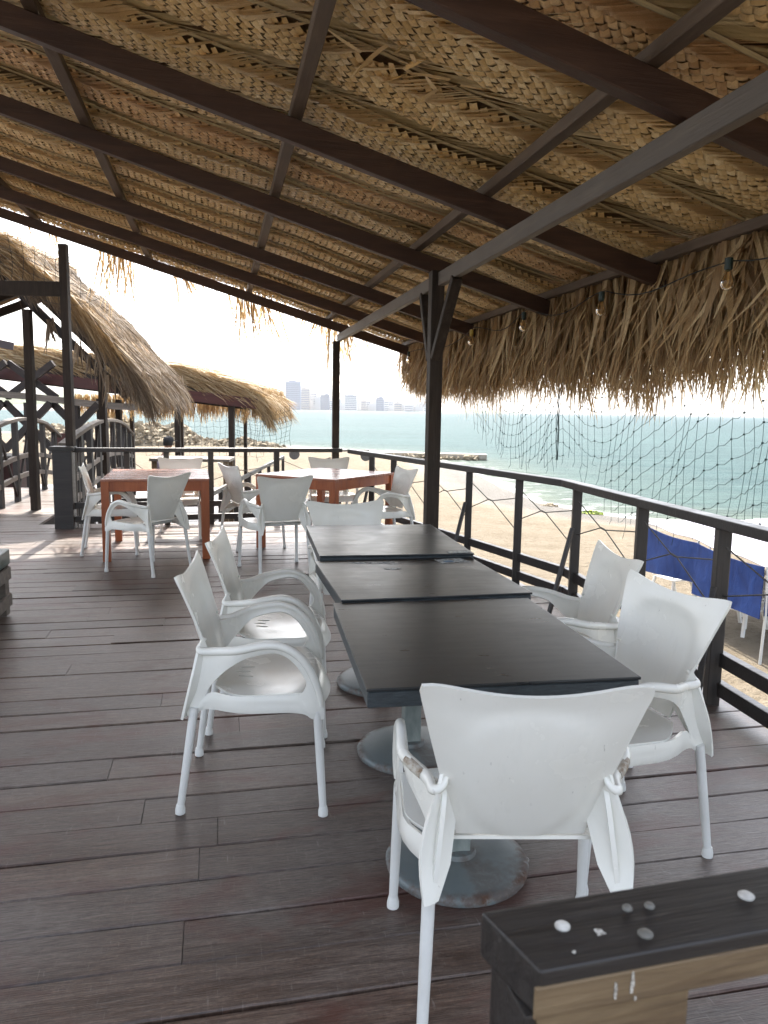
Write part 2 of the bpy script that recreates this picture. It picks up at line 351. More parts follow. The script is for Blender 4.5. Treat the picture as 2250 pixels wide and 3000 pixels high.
# thatch body above the purlins
ZT=.135/2*1.04+.056+.05
def slab(name,x0,x1,y0,y1,th,mat,parent,zf,nx=24,ny=30):
    xs=np.linspace(x0,x1,nx+1); ys=np.linspace(y0,y1,ny+1); X,Y=np.meshgrid(xs,ys,indexing='ij')
    Zb=zf(X); jit=RN.normal(0,.012,X.shape); top=np.stack([X,Y,Zb+th+jit*3],-1).reshape(-1,3); bot=np.stack([X,Y,Zb+jit*.3],-1).reshape(-1,3)
    V=np.concatenate([bot,top]); n=(ny+1); Q=[]; o=(nx+1)*(ny+1)
    for i in range(nx):
        for j in range(ny):
            a=i*n+j; Q.append((a,a+n,a+n+1,a+1)[::-1]); Q.append((o+a,o+a+n,o+a+n+1,o+a+1))
    for i in range(nx):
        for j in (0,ny): a=i*n+j; Q.append((a,a+n,o+a+n,o+a))
    for j in range(ny):
        for i in (0,nx): a=i*n+j; Q.append((a,a+1,o+a+1,o+a))
    return npmesh(name,V,Q,mat,parent)
slab('thatch_layer',XL-.3,1.0,-8.85,.5,.14,M['mat'],pav,lambda X:rz_(X)+ZT+.03)
# woven palm rows --------------------------------------------------
PITCH=.49
def weave_row(seed,mats,x0=XL-.2,x1=1.02):
    rg=np.random.default_rng(seed); Ln=x1-x0; p=.035
    root=bpy.data.objects.new('palm_leaf_mat',None)
    # cross profile: sag toward the viewer (negative z = down)
    def sag(g,x): return -.030*np.sin(np.clip(g/PITCH,0,1)*PI)-.008*np.sin(x*5.1+seed)-.012*np.sin(x*1.7+seed*2)
    ga,gb=.150,.435; cx=(gb-ga)
    i=np.arange(int((Ln+1)/(p*math.sqrt(2)))*2+20); 
    # diagonal grid
    us=np.arange(0,(Ln+cx)*1.0/p*1.0+5)
    A,B=[],[]
    n=int((Ln+.6)/ (p*.7071))+4; m=int(cx/(p*.7071))+2
    I,J=np.meshgrid(np.arange(n),np.arange(m),indexing='ij'); mask=((I+J)%2==0); I=I[mask];J=J[mask]
    X=x0-.1+I*p*.7071; Gc=ga+J*p*.7071; ii=(I+J)//2; jj=(I-J)//2
    keep=(Gc<gb+.01*np.sin(X*9+seed))&(X<x1); X=X[keep];Gc=Gc[keep];ii=ii[keep];jj=jj[keep]
    fam=((ii+jj)%2==0)
    ang=np.where(fam,R(45),R(-45))+rg.normal(0,.09,len(X))+.12*np.sin(X*2.3+seed)
    L=p*rg.normal(1.72,.10,len(X)); W=p*rg.normal(.97,.06,len(X))*(1+.0*X)
    d=np.stack([np.cos(ang),np.sin(ang)],-1); s=np.stack([-d[:,1],d[:,0]],-1)
    prof=[(-.5,.010),(-.28,-.0015),(0,-.0075),(.28,-.0015),(.5,.010)]
    V=[]; tilt=rg.normal(0,.0016,len(X))
    for a,hz in prof:
        for b in (-.5,0,.5):
            wid=1.0-.25*abs(a)*1.2
            x=X+d[:,0]*L*a+s[:,0]*W*b*wid; g=Gc+d[:,1]*L*a+s[:,1]*W*b*wid
            z=hz-(0.0025 if b==0 else 0)+tilt*b*2
            V.append(np.stack([x,-g,sag(g,x)+z-SL*x],-1))
    V=np.stack(V,1); N=len(X); base=(np.arange(N)*15)[:,None]
    Q=[]
    for r in range(4):
        for c in range(2): k=r*3+c; Q.append(np.stack([base[:,0]+k,base[:,0]+k+1,base[:,0]+k+4,base[:,0]+k+3],-1))
    Q=np.concatenate(Q)
    V=V.reshape(-1,3)
    w=(V,Q)
    # fan strips from rib to weave, and teeth past the weave
    def strips(nn,xa,g0,g1,dx,wd,z0,z1,jx=.01):
        x=np.sort(rg.uniform(x0,x1,nn)); L_=rg.normal(1,.07,nn)
        st=np.linspace(0,1,5); VV=[]
        for s_ in st:
            g=g0+(g1-g0)*L_*s_; xx=x+dx*L_*(s_**.85)
            wv=wd*(1-.45*abs(s_-.5)) if g1<.3 else wd*(1-.85*s_)
            nx=(g1-g0); l=math.hypot(nx,dx); ox=nx/l*wv/2; og=-dx/l*wv/2
            zz=sag(g,xx)+z0+(z1-z0)*s_-SL*xx+rg.normal(0,.001,nn)
            VV.append(np.stack([xx-ox,-(g-og),zz],-1)); VV.append(np.stack([xx+ox,-(g+og),zz],-1))
        VV=np.stack(VV,1); b=(np.arange(nn)*10)
        QQ=np.concatenate([np.stack([b+2*k,b+2*k+1,b+2*k+3,b+2*k+2],-1) for k in range(4)])
        return VV.reshape(-1,3),QQ
    fan=strips(int(Ln/.019),0,.0,.185,.20,.030,-.002,.003)
    teeth=strips(int(Ln/.016),0,.380,.535,.20,.030,-.017,-.008)
    # long flat leaflets just by the rib
    lone=strips(int(Ln/.16),0,.02,.30,.42,.016,-.006,-.010)
    xr=np.linspace(x0,x1,50); rv=[];rq=[]
    for i_,x in enumerate(xr):
        z=-SL*x-.012-.008*math.sin(x*5.1+seed)-.012*math.sin(x*1.7+seed*2)
        for a in range(5): rv.append((x,-.004+.011*math.cos(a*PI/4),z-.009*math.sin(a*PI/4)))
    for i_ in range(49):
        for a in range(4): rq.append((i_*5+a,i_*5+a+1,i_*5+5+a+1,i_*5+5+a))
    return w,fan,teeth,lone,(np.array(rv),np.array(rq))
def join(parts):
    V=[];Q=[];o=0
    for v,q in parts: V.append(v);Q.append(q+o);o+=len(v)
    return np.concatenate(V),np.concatenate(Q)
variants=[]
for sd in range(4):
    w,fan,teeth,lone,rib=weave_row(sd*7+3,None)
    a=npmesh('woven_leaf',*join([w,teeth]),M['weaver' if sd==3 else 'weave'],pav)
    b=npmesh('leaf_fan',*join([fan,lone]),M['fan'],a)
    c=npmesh('leaf_rib',rib[0],rib[1],M['rib'],a,smooth=True)
    variants.append((a,b,c))
nrow=int(9.1/PITCH); used=set()
for r in range(nrow):
    G=-.42+r*PITCH+random.uniform(-.012,.012); k=random.choice([0,1,2,3]) if r>2 else r
    if k not in used: used.add(k); o=variants[k][0]
    else: o=copy_tree(variants[k][0],pav)
    o.location=(random.uniform(-.12,0),-G,Z0+ZT+.012); o.rotation_euler=(0,0,random.uniform(-.004,.004))
for k in range(4):
    if k not in used: variants[k][0].location=(0,.42,Z0+ZT+.012)
# torn patch: loose leaf strips hanging near the camera
N=34; P=np.stack([RN.uniform(-.95,-.35,N),-RN.uniform(6.25,6.6,N),np.zeros(N)],-1); P[:,2]=Z0-SL*P[:,0]+ZT-.03
D=nrm(np.stack([RN.normal(.2,.7,N),RN.normal(.3,.7,N),RN.normal(-.02,.05,N)],-1)); S=nrm(np.cross(D,np.array([0,0,1.])+RN.normal(0,.3,(N,3))))
blades('torn_leaflets',P,D,RN.uniform(.10,.24,N),RN.uniform(.014,.026,N),S,RN.normal(0,.02,(N,3)),M['weave'],pav,4)
# leaflet hair along the row ends over the rafters / rear verge tufts
def tuft(xc,y,n,sx,ln,mat,parent,name='verge_tuft',zf=None,spread=.25,lean=(0,0)):
    P=np.stack([RN.normal(xc,sx,n),np.full(n,y)+RN.normal(0,.04,n),np.zeros(n)],-1); P[:,2]=(zf or (lambda x:rz_(x)+ZT+.05))(P[:,0])
    D=nrm(np.stack([RN.normal(lean[0],spread,n),RN.normal(.12+lean[1],.12,n),-np.ones(n)],-1)); S=nrm(np.stack([np.ones(n),RN.normal(0,.7,n),np.zeros(n)],-1))
    return blades(name,P,D,ln*RN.uniform(.4,1.05,n),RN.uniform(.008,.024,n),S,RN.normal(0,.05,(n,3))*np.array([1,1,.2]),mat,parent,4)
for xc,n,ln,sx,lean in ((-2.72,26,.62,.10,(.0,0)),(-1.95,22,.42,.10,(.35,0)),(-2.3,9,.3,.1,(0,0)),(-1.15,34,.62,.15,(.12,0)),(-1.0,8,.8,.1,(0,0)),(-.85,10,.3,.12,(.7,0)),(.02,30,.58,.14,(.15,0)),(.2,7,.45,.1,(.5,0)),(-.3,12,.35,.1,(-.2,0)),(-3.9,14,.3,.4,(.2,0))):
    tuft(xc,.47,int(n*1.6),sx,ln*1.55,M['fringe'],pav,lean=lean,spread=.16)
# short verge hair all along
N=420; P=np.stack([RN.uniform(-5,1,N),RN.uniform(.36,.52,N),np.zeros(N)],-1); P[:,2]=rz_(P[:,0])+ZT+RN.uniform(.02,.12,N)
D=nrm(np.stack([RN.normal(.5,.6,N),RN.uniform(.1,.8,N),RN.normal(-.5,.3,N)],-1)); S=nrm(np.cross(D,RN.normal(0,1,(N,3))))
blades('verge_hair',P,D,RN.uniform(.05,.16,N),RN.uniform(.006,.014,N),S,RN.normal(0,.02,(N,3)),M['fringe'],pav)
# eave fringe
def fringe(name,n,xr,yr,lfun,mat,wd,seed,parent=pav,ztop=None,spread=.17,zj=.03):
    rg=np.random.default_rng(seed); y=rg.uniform(yr[0],yr[1],n); x=rg.uniform(xr[0],xr[1],n)
    cl=np.sin(y*7.3+seed)+.7*np.sin(y*17.1+1.3*seed)+.5*np.sin(y*31.0)
    P=np.stack([x,y,(rz_(x)+ZT-.015 if ztop is None else ztop+0*x)+rg.uniform(-zj,zj*.5,n)],-1)
    ln=lfun(y)*(rg.uniform(.72,1.04,n))*(1+.08*cl)
    D=nrm(np.stack([rg.normal(.10,.10,n),rg.normal(0,spread,n)+.07*np.sin(y*9+seed),-np.ones(n)],-1))
    S=nrm(np.stack([rg.normal(0,.5,n),np.ones(n),rg.normal(0,.12,n)],-1))
    bend=np.stack([rg.normal(-.05,.07,n),rg.normal(0,.10,n)*np.where(rg.random(n)<.2,2,1),np.zeros(n)],-1)
    return blades(name,P,D,ln,rg.uniform(wd[0],wd[1],n),S,bend,mat,parent,5,taper=.12)
flen=lambda y: .66+.04*np.sin(y*2.1)-.10*np.clip((-y-6.2)/.6,0,1)-.06*np.clip((y+1.2)/1.2,0,1)
fringe('palm_fringe',3300,(.86,1.06),(-8.8,.45),flen,M['fringe'],(.017,.044),3)
fringe('palm_fringe',4600,(.98,1.12),(-8.8,.45),lambda y:flen(y)*1.03,M['fringe'],(.010,.024),5)
fringe('palm_fringe',420,(.86,.93),(-8.8,.3),lambda y:flen(y)*.6,M['fringe'],(.016,.034),8,spread=.34)
# fine split tips
def tips():
    n=9000; rg=np.random.default_rng(21); y=rg.uniform(-10.5,.45,n); x=rg.uniform(.95,1.15,n)
    L0=flen(y)*(1+.08*(np.sin(y*7.3+3)+.7*np.sin(y*17.1+3.9)+.5*np.sin(y*31.0)))
    P=np.stack([x,y,rz_(x)+ZT-L0*rg.uniform(.62,.97,n)],-1)
    D=nrm(np.stack([rg.normal(.0,.15,n),rg.normal(0,.2,n),-np.ones(n)],-1)); S=nrm(np.stack([rg.normal(0,.5,n),np.ones(n),np.zeros(n)],-1))
    blades('fringe_tips',P,D,rg.uniform(.08,.25,n),rg.uniform(.004,.012,n),S,rg.normal(0,.02,(n,3)),M['fringe'],pav,3,taper=.05)
tips()
# ------------------------------------------------------------------ string lights
sl=thing('string_lights','black cord of unlit clear globe bulbs strung below the eave fringe','string lights',(PX,PY,0),YAW)
bp=[(.76,-.53,2.13),(.75,-2.92,2.16),(.75,-4.14,2.17),(.74,-5.36,2.145),(.74,-6.53,2.125),(.75,-7.6,2.15)]
cord=[]
for i in range(len(bp)-1):
    a=Vector(bp[i])+Vector((.02,0,.0)); b=Vector(bp[i+1])+Vector((.02,0,.0))
    for k in range(10):
        t_=k/10; cord.append(a.lerp(b,t_)+Vector((.03*math.sin(t_*PI),0,-.05*math.sin(t_*PI)+.02*math.sin(t_*7+i))))
MB().tube(cord,.0035,5).build('cord',M['cable'],sl)
for i,b in enumerate(bp):
    rs=.018
    so=MB().lathe([(.006,0),(rs,-.004),(rs,-.05),(rs*.85,-.056)],14,b).build('socket',M['ysocket'] if i==1 else M['socket'],sl,smooth=True)
    MB().lathe([(.013,-.052),(.015,-.062),(.020,-.078),(.0285,-.098),(.031,-.112),(.028,-.127),(.018,-.139),(.004,-.143)],20,b).build('bulb',M['bulb'],so,smooth=True)
    MB().tube([(b[0]+.006*math.cos(k),b[1]+.006*math.sin(k),b[2]-.06-k*.004) for k in range(12)],.0012,5).build('filament',M['filament'],so)
# ------------------------------------------------------------------ fishing net below the eave
def netgrid(name,label,cat,fn,nu,nv,r,mat,loc=(PX,PY,0),rz=YAW,drop=.03,seed=1,rag=3,vstep=1):
    rg=random.Random(seed); root=None; mb=MB()
    bot=[nv-rg.randint(0,rag) for _ in range(nu)]
    for i in range(1,nu): bot[i]=max(2,min(nv,round((bot[i]+bot[i-1])/2)))
    pt=lambda i,j: Vector(fn(i,j))
    for i in range(nu):
        mb.tube([pt(i,j) for j in range(0,bot[i]+1)],r,3,caps=False)
        if rg.random()<.5:
            e=pt(i,bot[i]); mb.tube([e,e+Vector((rg.uniform(-.02,.02),rg.uniform(-.02,.02),-rg.uniform(.04,.13)))],r,3,caps=False)
    for i in range(nu-1):
        for j in range(1,min(bot[i],bot[i+1])+1):
            if rg.random()<.03: continue
            a=pt(i,j);b=pt(i+1,j); m=(a+b)/2+Vector((0,0,-rg.uniform(.002,.016)))
            mb.tube([a,m,b],r,3,caps=False)
    o=mb.build(name,mat); o.location=loc; o.rotation_euler=(0,0,rz); return tag(o,label,cat)
def sea_net():
    rg=random.Random(4); mb=MB(); cols=[]
    y=-1.95
    while y>-9.2:
        if y>-4.05:
            f=(-1.95-y)/2.1; z0=1.42-.42*math.sin(f*PI)**1.2; zb=1.30-.36*math.sin(min(1,f*1.15)*PI*.6); st=.078
        elif y>-4.75:
            f=(-4.05-y)/.7; z0=1.42-.20*math.sin(f*PI*.5); zb=1.02-.02*f; st=.095
        else:
            f=(-4.75-y); z0=1.22+.50*f-.03*math.sin(f*4); zb=.70+.05*f-.02*math.sin(f*9); st=.088+.012*math.sin(f*3)
        cols.append((y,z0,zb+rg.uniform(-.05,.07),1.13+.018*math.sin(len(cols)*.9)+rg.uniform(-.006,.006))); y-=st*rg.uniform(.85,1.15)
    prev=None
    for i,(y,z0,zb,x) in enumerate(cols):
        pts={}
        for j in range(-16,40):
            z=z0-.104*j+rg.uniform(-.006,.006)
            if zb<z<1.86: pts[j]=Vector((x+.012*math.sin(j*.8+i*.4),y+.007*math.sin(j*1.3+i),z))
        ks=sorted(pts)
        mb.tube([pts[k] for k in ks],.0016,3,caps=False)
        if rg.random()<.75:
            e=pts[ks[-1]]; mb.tube([e,e+Vector((rg.uniform(-.012,.012),rg.uniform(-.012,.012),-.06)),e+Vector((rg.uniform(-.02,.02),rg.uniform(-.02,.02),-rg.uniform(.07,.15)))],.0016,3,caps=False)
        if prev:
            for k in ks:
                if k in prev and rg.random()>.02:
                    m=(prev[k]+pts[k])/2+Vector((0,0,-rg.uniform(.004,.016))); mb.tube([prev[k],m,pts[k]],.0016,3,caps=False)
                    if rg.random()<.6: mb.box(pts[k],(.008,.008,.009))
        prev=pts
    for k in range(5):
        mb.tube([(1.12+.01*math.sin(k+q*.7),-4.03+.012*math.cos(k*2+q),1.75-.078*q) for q in range(10)],.003,3,caps=False)
    o=mb.build('fishing_net',M['net']); o.location=(PX,PY,0); o.rotation_euler=(0,0,YAW)
    tag(o,'dark green square mesh net hanging below the palm fringe over the sea view','net')
sea_net()
def fn_rear(i,j):
    x=-4.6+i*.13; k=(i%16)/16; s=math.sin(k*PI)
    return (x+.02*math.sin(j+i),.62+.03*math.sin(i*.7+j),rz_(x)+.02-(.10+.125*j)*(.25+.85*s))
netgrid('verge_net','pale thin net looping below the far roof edge against the sky','net',fn_rear,38,5,.0032,M['netpale'],rag=0,seed=9)

# ================================================================== DECK
RAILP=[(-.50,9.62),(-.43,9.47),(1.345,5.60),(1.70,3.2),(2.12,.6),(2.9,-4.5)]
loc_edge=[Lp(x,y) for x,y in RAILP[1:]]
def edge_x(y):
    pts=sorted(loc_edge,key=lambda p:p[1])
    if y<=pts[0][1]: return pts[0][0]
    for a,b in zip(pts,pts[1:]):
        if a[1]<=y<=b[1]: return a[0]+(b[0]-a[0])*(y-a[1])/(b[1]-a[1])
    return pts[-1][0]
mb=MB(); BW=.1765; y=-.13
rg=random.Random(5)
def board(mb,xa,xb,y0,zj):
    x=xb
    while x>xa+.01:
        L=rg.uniform(2.2,4.2); x2=max(xa,x-L)
        if x2-xa<.6: x2=xa
        nseg=max(1,int((x-x2)/.16)); w=BW-rg.uniform(.001,.0055); b=len(mb.v); dz=zj+rg.uniform(-.0018,.0018)
        wob=rg.uniform(0,6)
        for k in range(nseg+1):
            xx=x2+(x-.002-x2)*k/nseg; o=.0016*math.sin(xx*2.3+wob)+rg.uniform(-.0014,.0014); zz=dz+.0022*math.sin(xx*1.7+wob)
            for yy,z in ((-w/2+o,-.03),(-w/2+o,zz-.004),(-w/2+.004+o,zz),(w/2-.004+o,zz),(w/2+o,zz-.004),(w/2+o,-.03)): mb.v.append((xx,y0+yy,z))
        for k in range(nseg):
            for c in range(5): mb.f.append([b+k*6+c,b+k*6+6+c,b+k*6+7+c,b+k*6+1+c][::-1])
        mb.f.append([b+c for c in range(6)]); mb.f.append([b+nseg*6+c for c in range(6)][::-1])
        x=x2
while y>-14:
    board(mb,-11.5,edge_x(y)+.10,y,0); y-=BW
yy=-.13+BW
while yy<4.3: board(mb,-7.5,-3.62,yy,0); yy+=BW
d=mb.build('deck_boards',M['deck']); d.location=(PX,PY,0); d.rotation_euler=(0,0,YAW); d.data.polygons.foreach_set('use_smooth',[False]*len(d.data.polygons)); tag(d,kind='structure')
# dark frame under boards, joists + piles
mb=MB()
ys=[-.1,-1,-2,-3,-4,-5,-6,-7,-8,-9,-10,-12,-14]
for a,b in zip(ys,ys[1:]):
    e0,e1=edge_x(a),edge_x(b); k=len(mb.v)
    for z in (-.20,-.034):
        mb.v+=[(-11.5,b,z),(e1+.07,b,z),(e0+.07,a,z),(-11.5,a,z)]
    for q in ((0,3,2,1),(4,5,6,7),(0,1,5,4),(1,2,6,5),(2,3,7,6),(3,0,4,7)): mb.f.append([k+i for i in q])
mb.box((-5.55,2.1,-.117),(3.8,4.35,.166))
d=mb.build('deck_underframe',M['under']); d.location=(PX,PY,0); d.rotation_euler=(0,0,YAW); tag(d,kind='structure')
mb=MB()
for y in (-.4,-3,-5.6,-8.2,-11):
    for x in (-10,-7,-4,-1.2): mb.box((x,y,-1.4),(.16,.16,2.4))
for x in (-7,-4): mb.box((x,3.8,-1.4),(.16,.16,2.4))
d=mb.build('deck_piles',M['under']); d.location=(PX,PY,0); d.rotation_euler=(0,0,YAW); tag(d,kind='structure')

# ================================================================== RAILINGS
RZ=.935
def rail_seg(root,pts,zc,w,h,name,mat):
    mb=MB()
    for a,b in zip(pts,pts[1:]):
        mb.bar((a[0],a[1],zc),(b[0],b[1],zc),w,h)
    return mb.build(name,mat,root,bevel=.004,seg=2)
sr=thing('side_railing','dark brown timber railing with cross lashed cords along the beach side of the deck','railing',(0,0,0))
P_=RAILP[1:-1]; P_=[(-.43,9.47),(1.345,5.60),(1.70,3.2),(2.05,1.1)]
for a,b in zip(P_,P_[1:]):
    MB().bar((a[0],a[1],RZ-.028),(b[0],b[1],RZ-.028),.085,.052).build('top_rail',M['rail'],sr,bevel=.006,seg=2)
    for z in (.235,.085): 
        dx,dy=b[0]-a[0],b[1]-a[1]; l=math.hypot(dx,dy); ox,oy=dy/l*.035,-dx/l*.035
        MB().bar((a[0]-ox,a[1]-oy,z),(b[0]-ox,b[1]-oy,z),.045,.07).build('lower_rail',M['rail'],sr,bevel=.005,seg=2)
posts=[(-.18,8.91),(.07,8.37),(.41,7.63),(.745,6.90),(1.075,6.18),(1.365,5.44),(1.51,4.47),(1.615,3.62),(1.80,2.60),(1.95,1.70)]
for x,y in posts:
    MB().box((x+.03,y+.012,(RZ-.056-.32)/2),(.062,.075,RZ-.056+.32),Matrix.Rotation(-.12,3,'Z')).build('post',M['railpost'],sr,bevel=.004,seg=1)
def lash(root,pa,pb,zs=(.80,.545,.775,.44),knot=.42):
    a=Vector((pa[0]+.03,pa[1],0)); b=Vector((pb[0]+.03,pb[1],0)); k=a.lerp(b,knot)+Vector((0,0,.66)); k2=a.lerp(b,knot+.055)+Vector((0,0,.655))
    mb=MB(); sg=lambda z:Vector((0,0,z))
    mb.tube([a+sg(zs[0]),k,k2,b+sg(zs[2]-.05)],.0042,5); mb.tube([a+sg(zs[1]),k+Vector((.003,0,.004)),k2+Vector((.003,0,.004)),b+sg(zs[3])],.0042,5)
    return mb.build('lashing_cord',M['rope'],root)
for a,b in zip(posts,posts[1:]): lash(sr,a,b)
for (x,y),(fx,fy) in (((1.39,5.44),(1.19,5.28)),((.77,6.90),(.58,6.66)),((1.63,3.62),(1.50,3.47)),((-.15,8.93),(-.3,8.7))):
    MB().bar((x-.03,y-.03,.60),(fx,fy,.0),.028,.028).build('strut',M['rail'],sr,bevel=.003,seg=1)
rr=thing('rear_railing','dark brown timber railing closing the far end of the deck','railing',(0,0,0))
RA,RB=(-3.74,8.74),(-.55,9.66)
MB().bar((RA[0],RA[1],RZ-.028),(RB[0],RB[1],RZ-.028),.09,.05).build('top_rail',M['rail'],rr,bevel=.006,seg=2)
for z in (.26,.10): MB().bar((RA[0],RA[1]-.03,z),(RB[0],RB[1]-.03,z),.045,.07).build('lower_rail',M['rail'],rr,bevel=.005,seg=2)
prs=[0,.255,.435,.60,.77]
pp=[]
for f in (.255,.455,.655,.80):
    x=RA[0]+(RB[0]-RA[0])*f; y=RA[1]+(RB[1]-RA[1])*f; pp.append((x,y))
for x,y in ((-3.05,8.94),(-2.62,9.07),(-2.12,9.21),(-1.35,9.43)):
    MB().box((x,y+.03,(RZ-.056-.2)/2),(.065,.075,RZ-.056+.2),Matrix.Rotation(.28,3,'Z')).build('post',M['railpost'],rr,bevel=.004,seg=1)
for a,b in (((-2.62,9.07),(-2.12,9.21)),((-2.12,9.21),(-1.35,9.43)),((-1.35,9.43),(-.6,9.65)),((-3.05,8.94),(-2.62,9.07))): lash(rr,a,b)
# big dark pillar where rail meets the walkway
pl=thing('corner_pillar','broad dark boarded pillar where the far railing meets the walkway','pillar',(-3.70,8.74,0),.2)
MB().box((0,0,.42),(.21,.20,.98)).build('shaft',M['rail'],pl,bevel=.006)
MB().box((0,0,RZ-.012),(.26,.24,.05)).build('cap',M['cap'],pl,bevel=.006)
for x in (.135,.165,.195): MB().box((x,0.0,.40),(.012,.012,.95)).build('metal_rod',M['boltdark'],pl)

# ================================================================== near railing (bottom right)
nr=thing('near_handrail','bolted dark handrail end on a bare wooden post in the near corner','railing',(.108,.625,0),R(14.6))
cap=MB(); b0=[(.02,-.045),(.0,.04),(.78,.042),(.78,-.045)]
for z in (.905,.95): cap.v+=[(x,y,z) for x,y in b0]
cap.f=[[0,1,2,3],[7,6,5,4],[0,4,5,1],[1,5,6,2],[2,6,7,3],[3,7,4,0]]
cp=cap.build('handrail_cap',M['cap'],nr,bevel=.0035,seg=3)
cap2=MB(); 
for z in (.906,.936): cap2.v+=[(x,y,z) for x,y in ((.016,-.0475),(.78,-.0475),(.78,-.043),(.016,-.043))]
cap2.f=[[0,3,2,1],[4,5,6,7],[0,1,5,4],[1,2,6,5],[2,3,7,6],[3,0,4,7]]
cap2.build('bare_edge',M['tan'],cp,bevel=.001,seg=1)
MB().box((.098,-.002,.44),(.152,.076,.93)).build('post',M['tan'],nr,bevel=.003)
MB().box((.016,-.002,.44),(.010,.076,.93)).build('dark_side_board',M['cap'],nr,bevel=.002)
for x,y,m,r in ((.066,.003,'bolt',.0072),(.135,-.024,'boltdark',.0070),(.265,.002,'bolt',.0078),(.139,.012,'boltdark',.005),(.162,.010,'boltdark',.005)):
    MB().lathe([(r,.9495),(r,.9512),(r*.75,.9527),(.0008,.9531)],18,(x,y,0)).build('bolt_head',M[m],cp,smooth=True)
rg=random.Random(3)
def blot(cx,cy,z,r,sx=1,sy=1,axis='z',n=11):
    mb=MB(); pts=[]
    for k in range(n):
        a=2*PI*k/n; q=r*rg.uniform(.55,1.15); pts.append((math.cos(a)*q*sx,math.sin(a)*q*sy))
    for h in (0,.0006):
        for px_,py_ in pts: mb.v.append((cx+px_,cy+py_,z+h) if axis=='z' else (cx+px_,cy-h,z+py_))
    mb.f.append(list(range(n))[::-1]); mb.f.append([n+k for k in range(n)])
    for k in range(n): mb.f.append([k,(k+1)%n,n+(k+1)%n,n+k])
    return mb
a=MB()
for b in (blot(.095,-.012,.9502,.0055),blot(.060,-.030,.9502,.002),blot(.092,-.0478,.922,  .0016,1,6,'y'),blot(.108,-.0478,.925,.0022,1,5,'y'),blot(.112,-.0478,.91,.0012,1,2,'y')):
    b.build('white_dropping',M['drop'],cp)

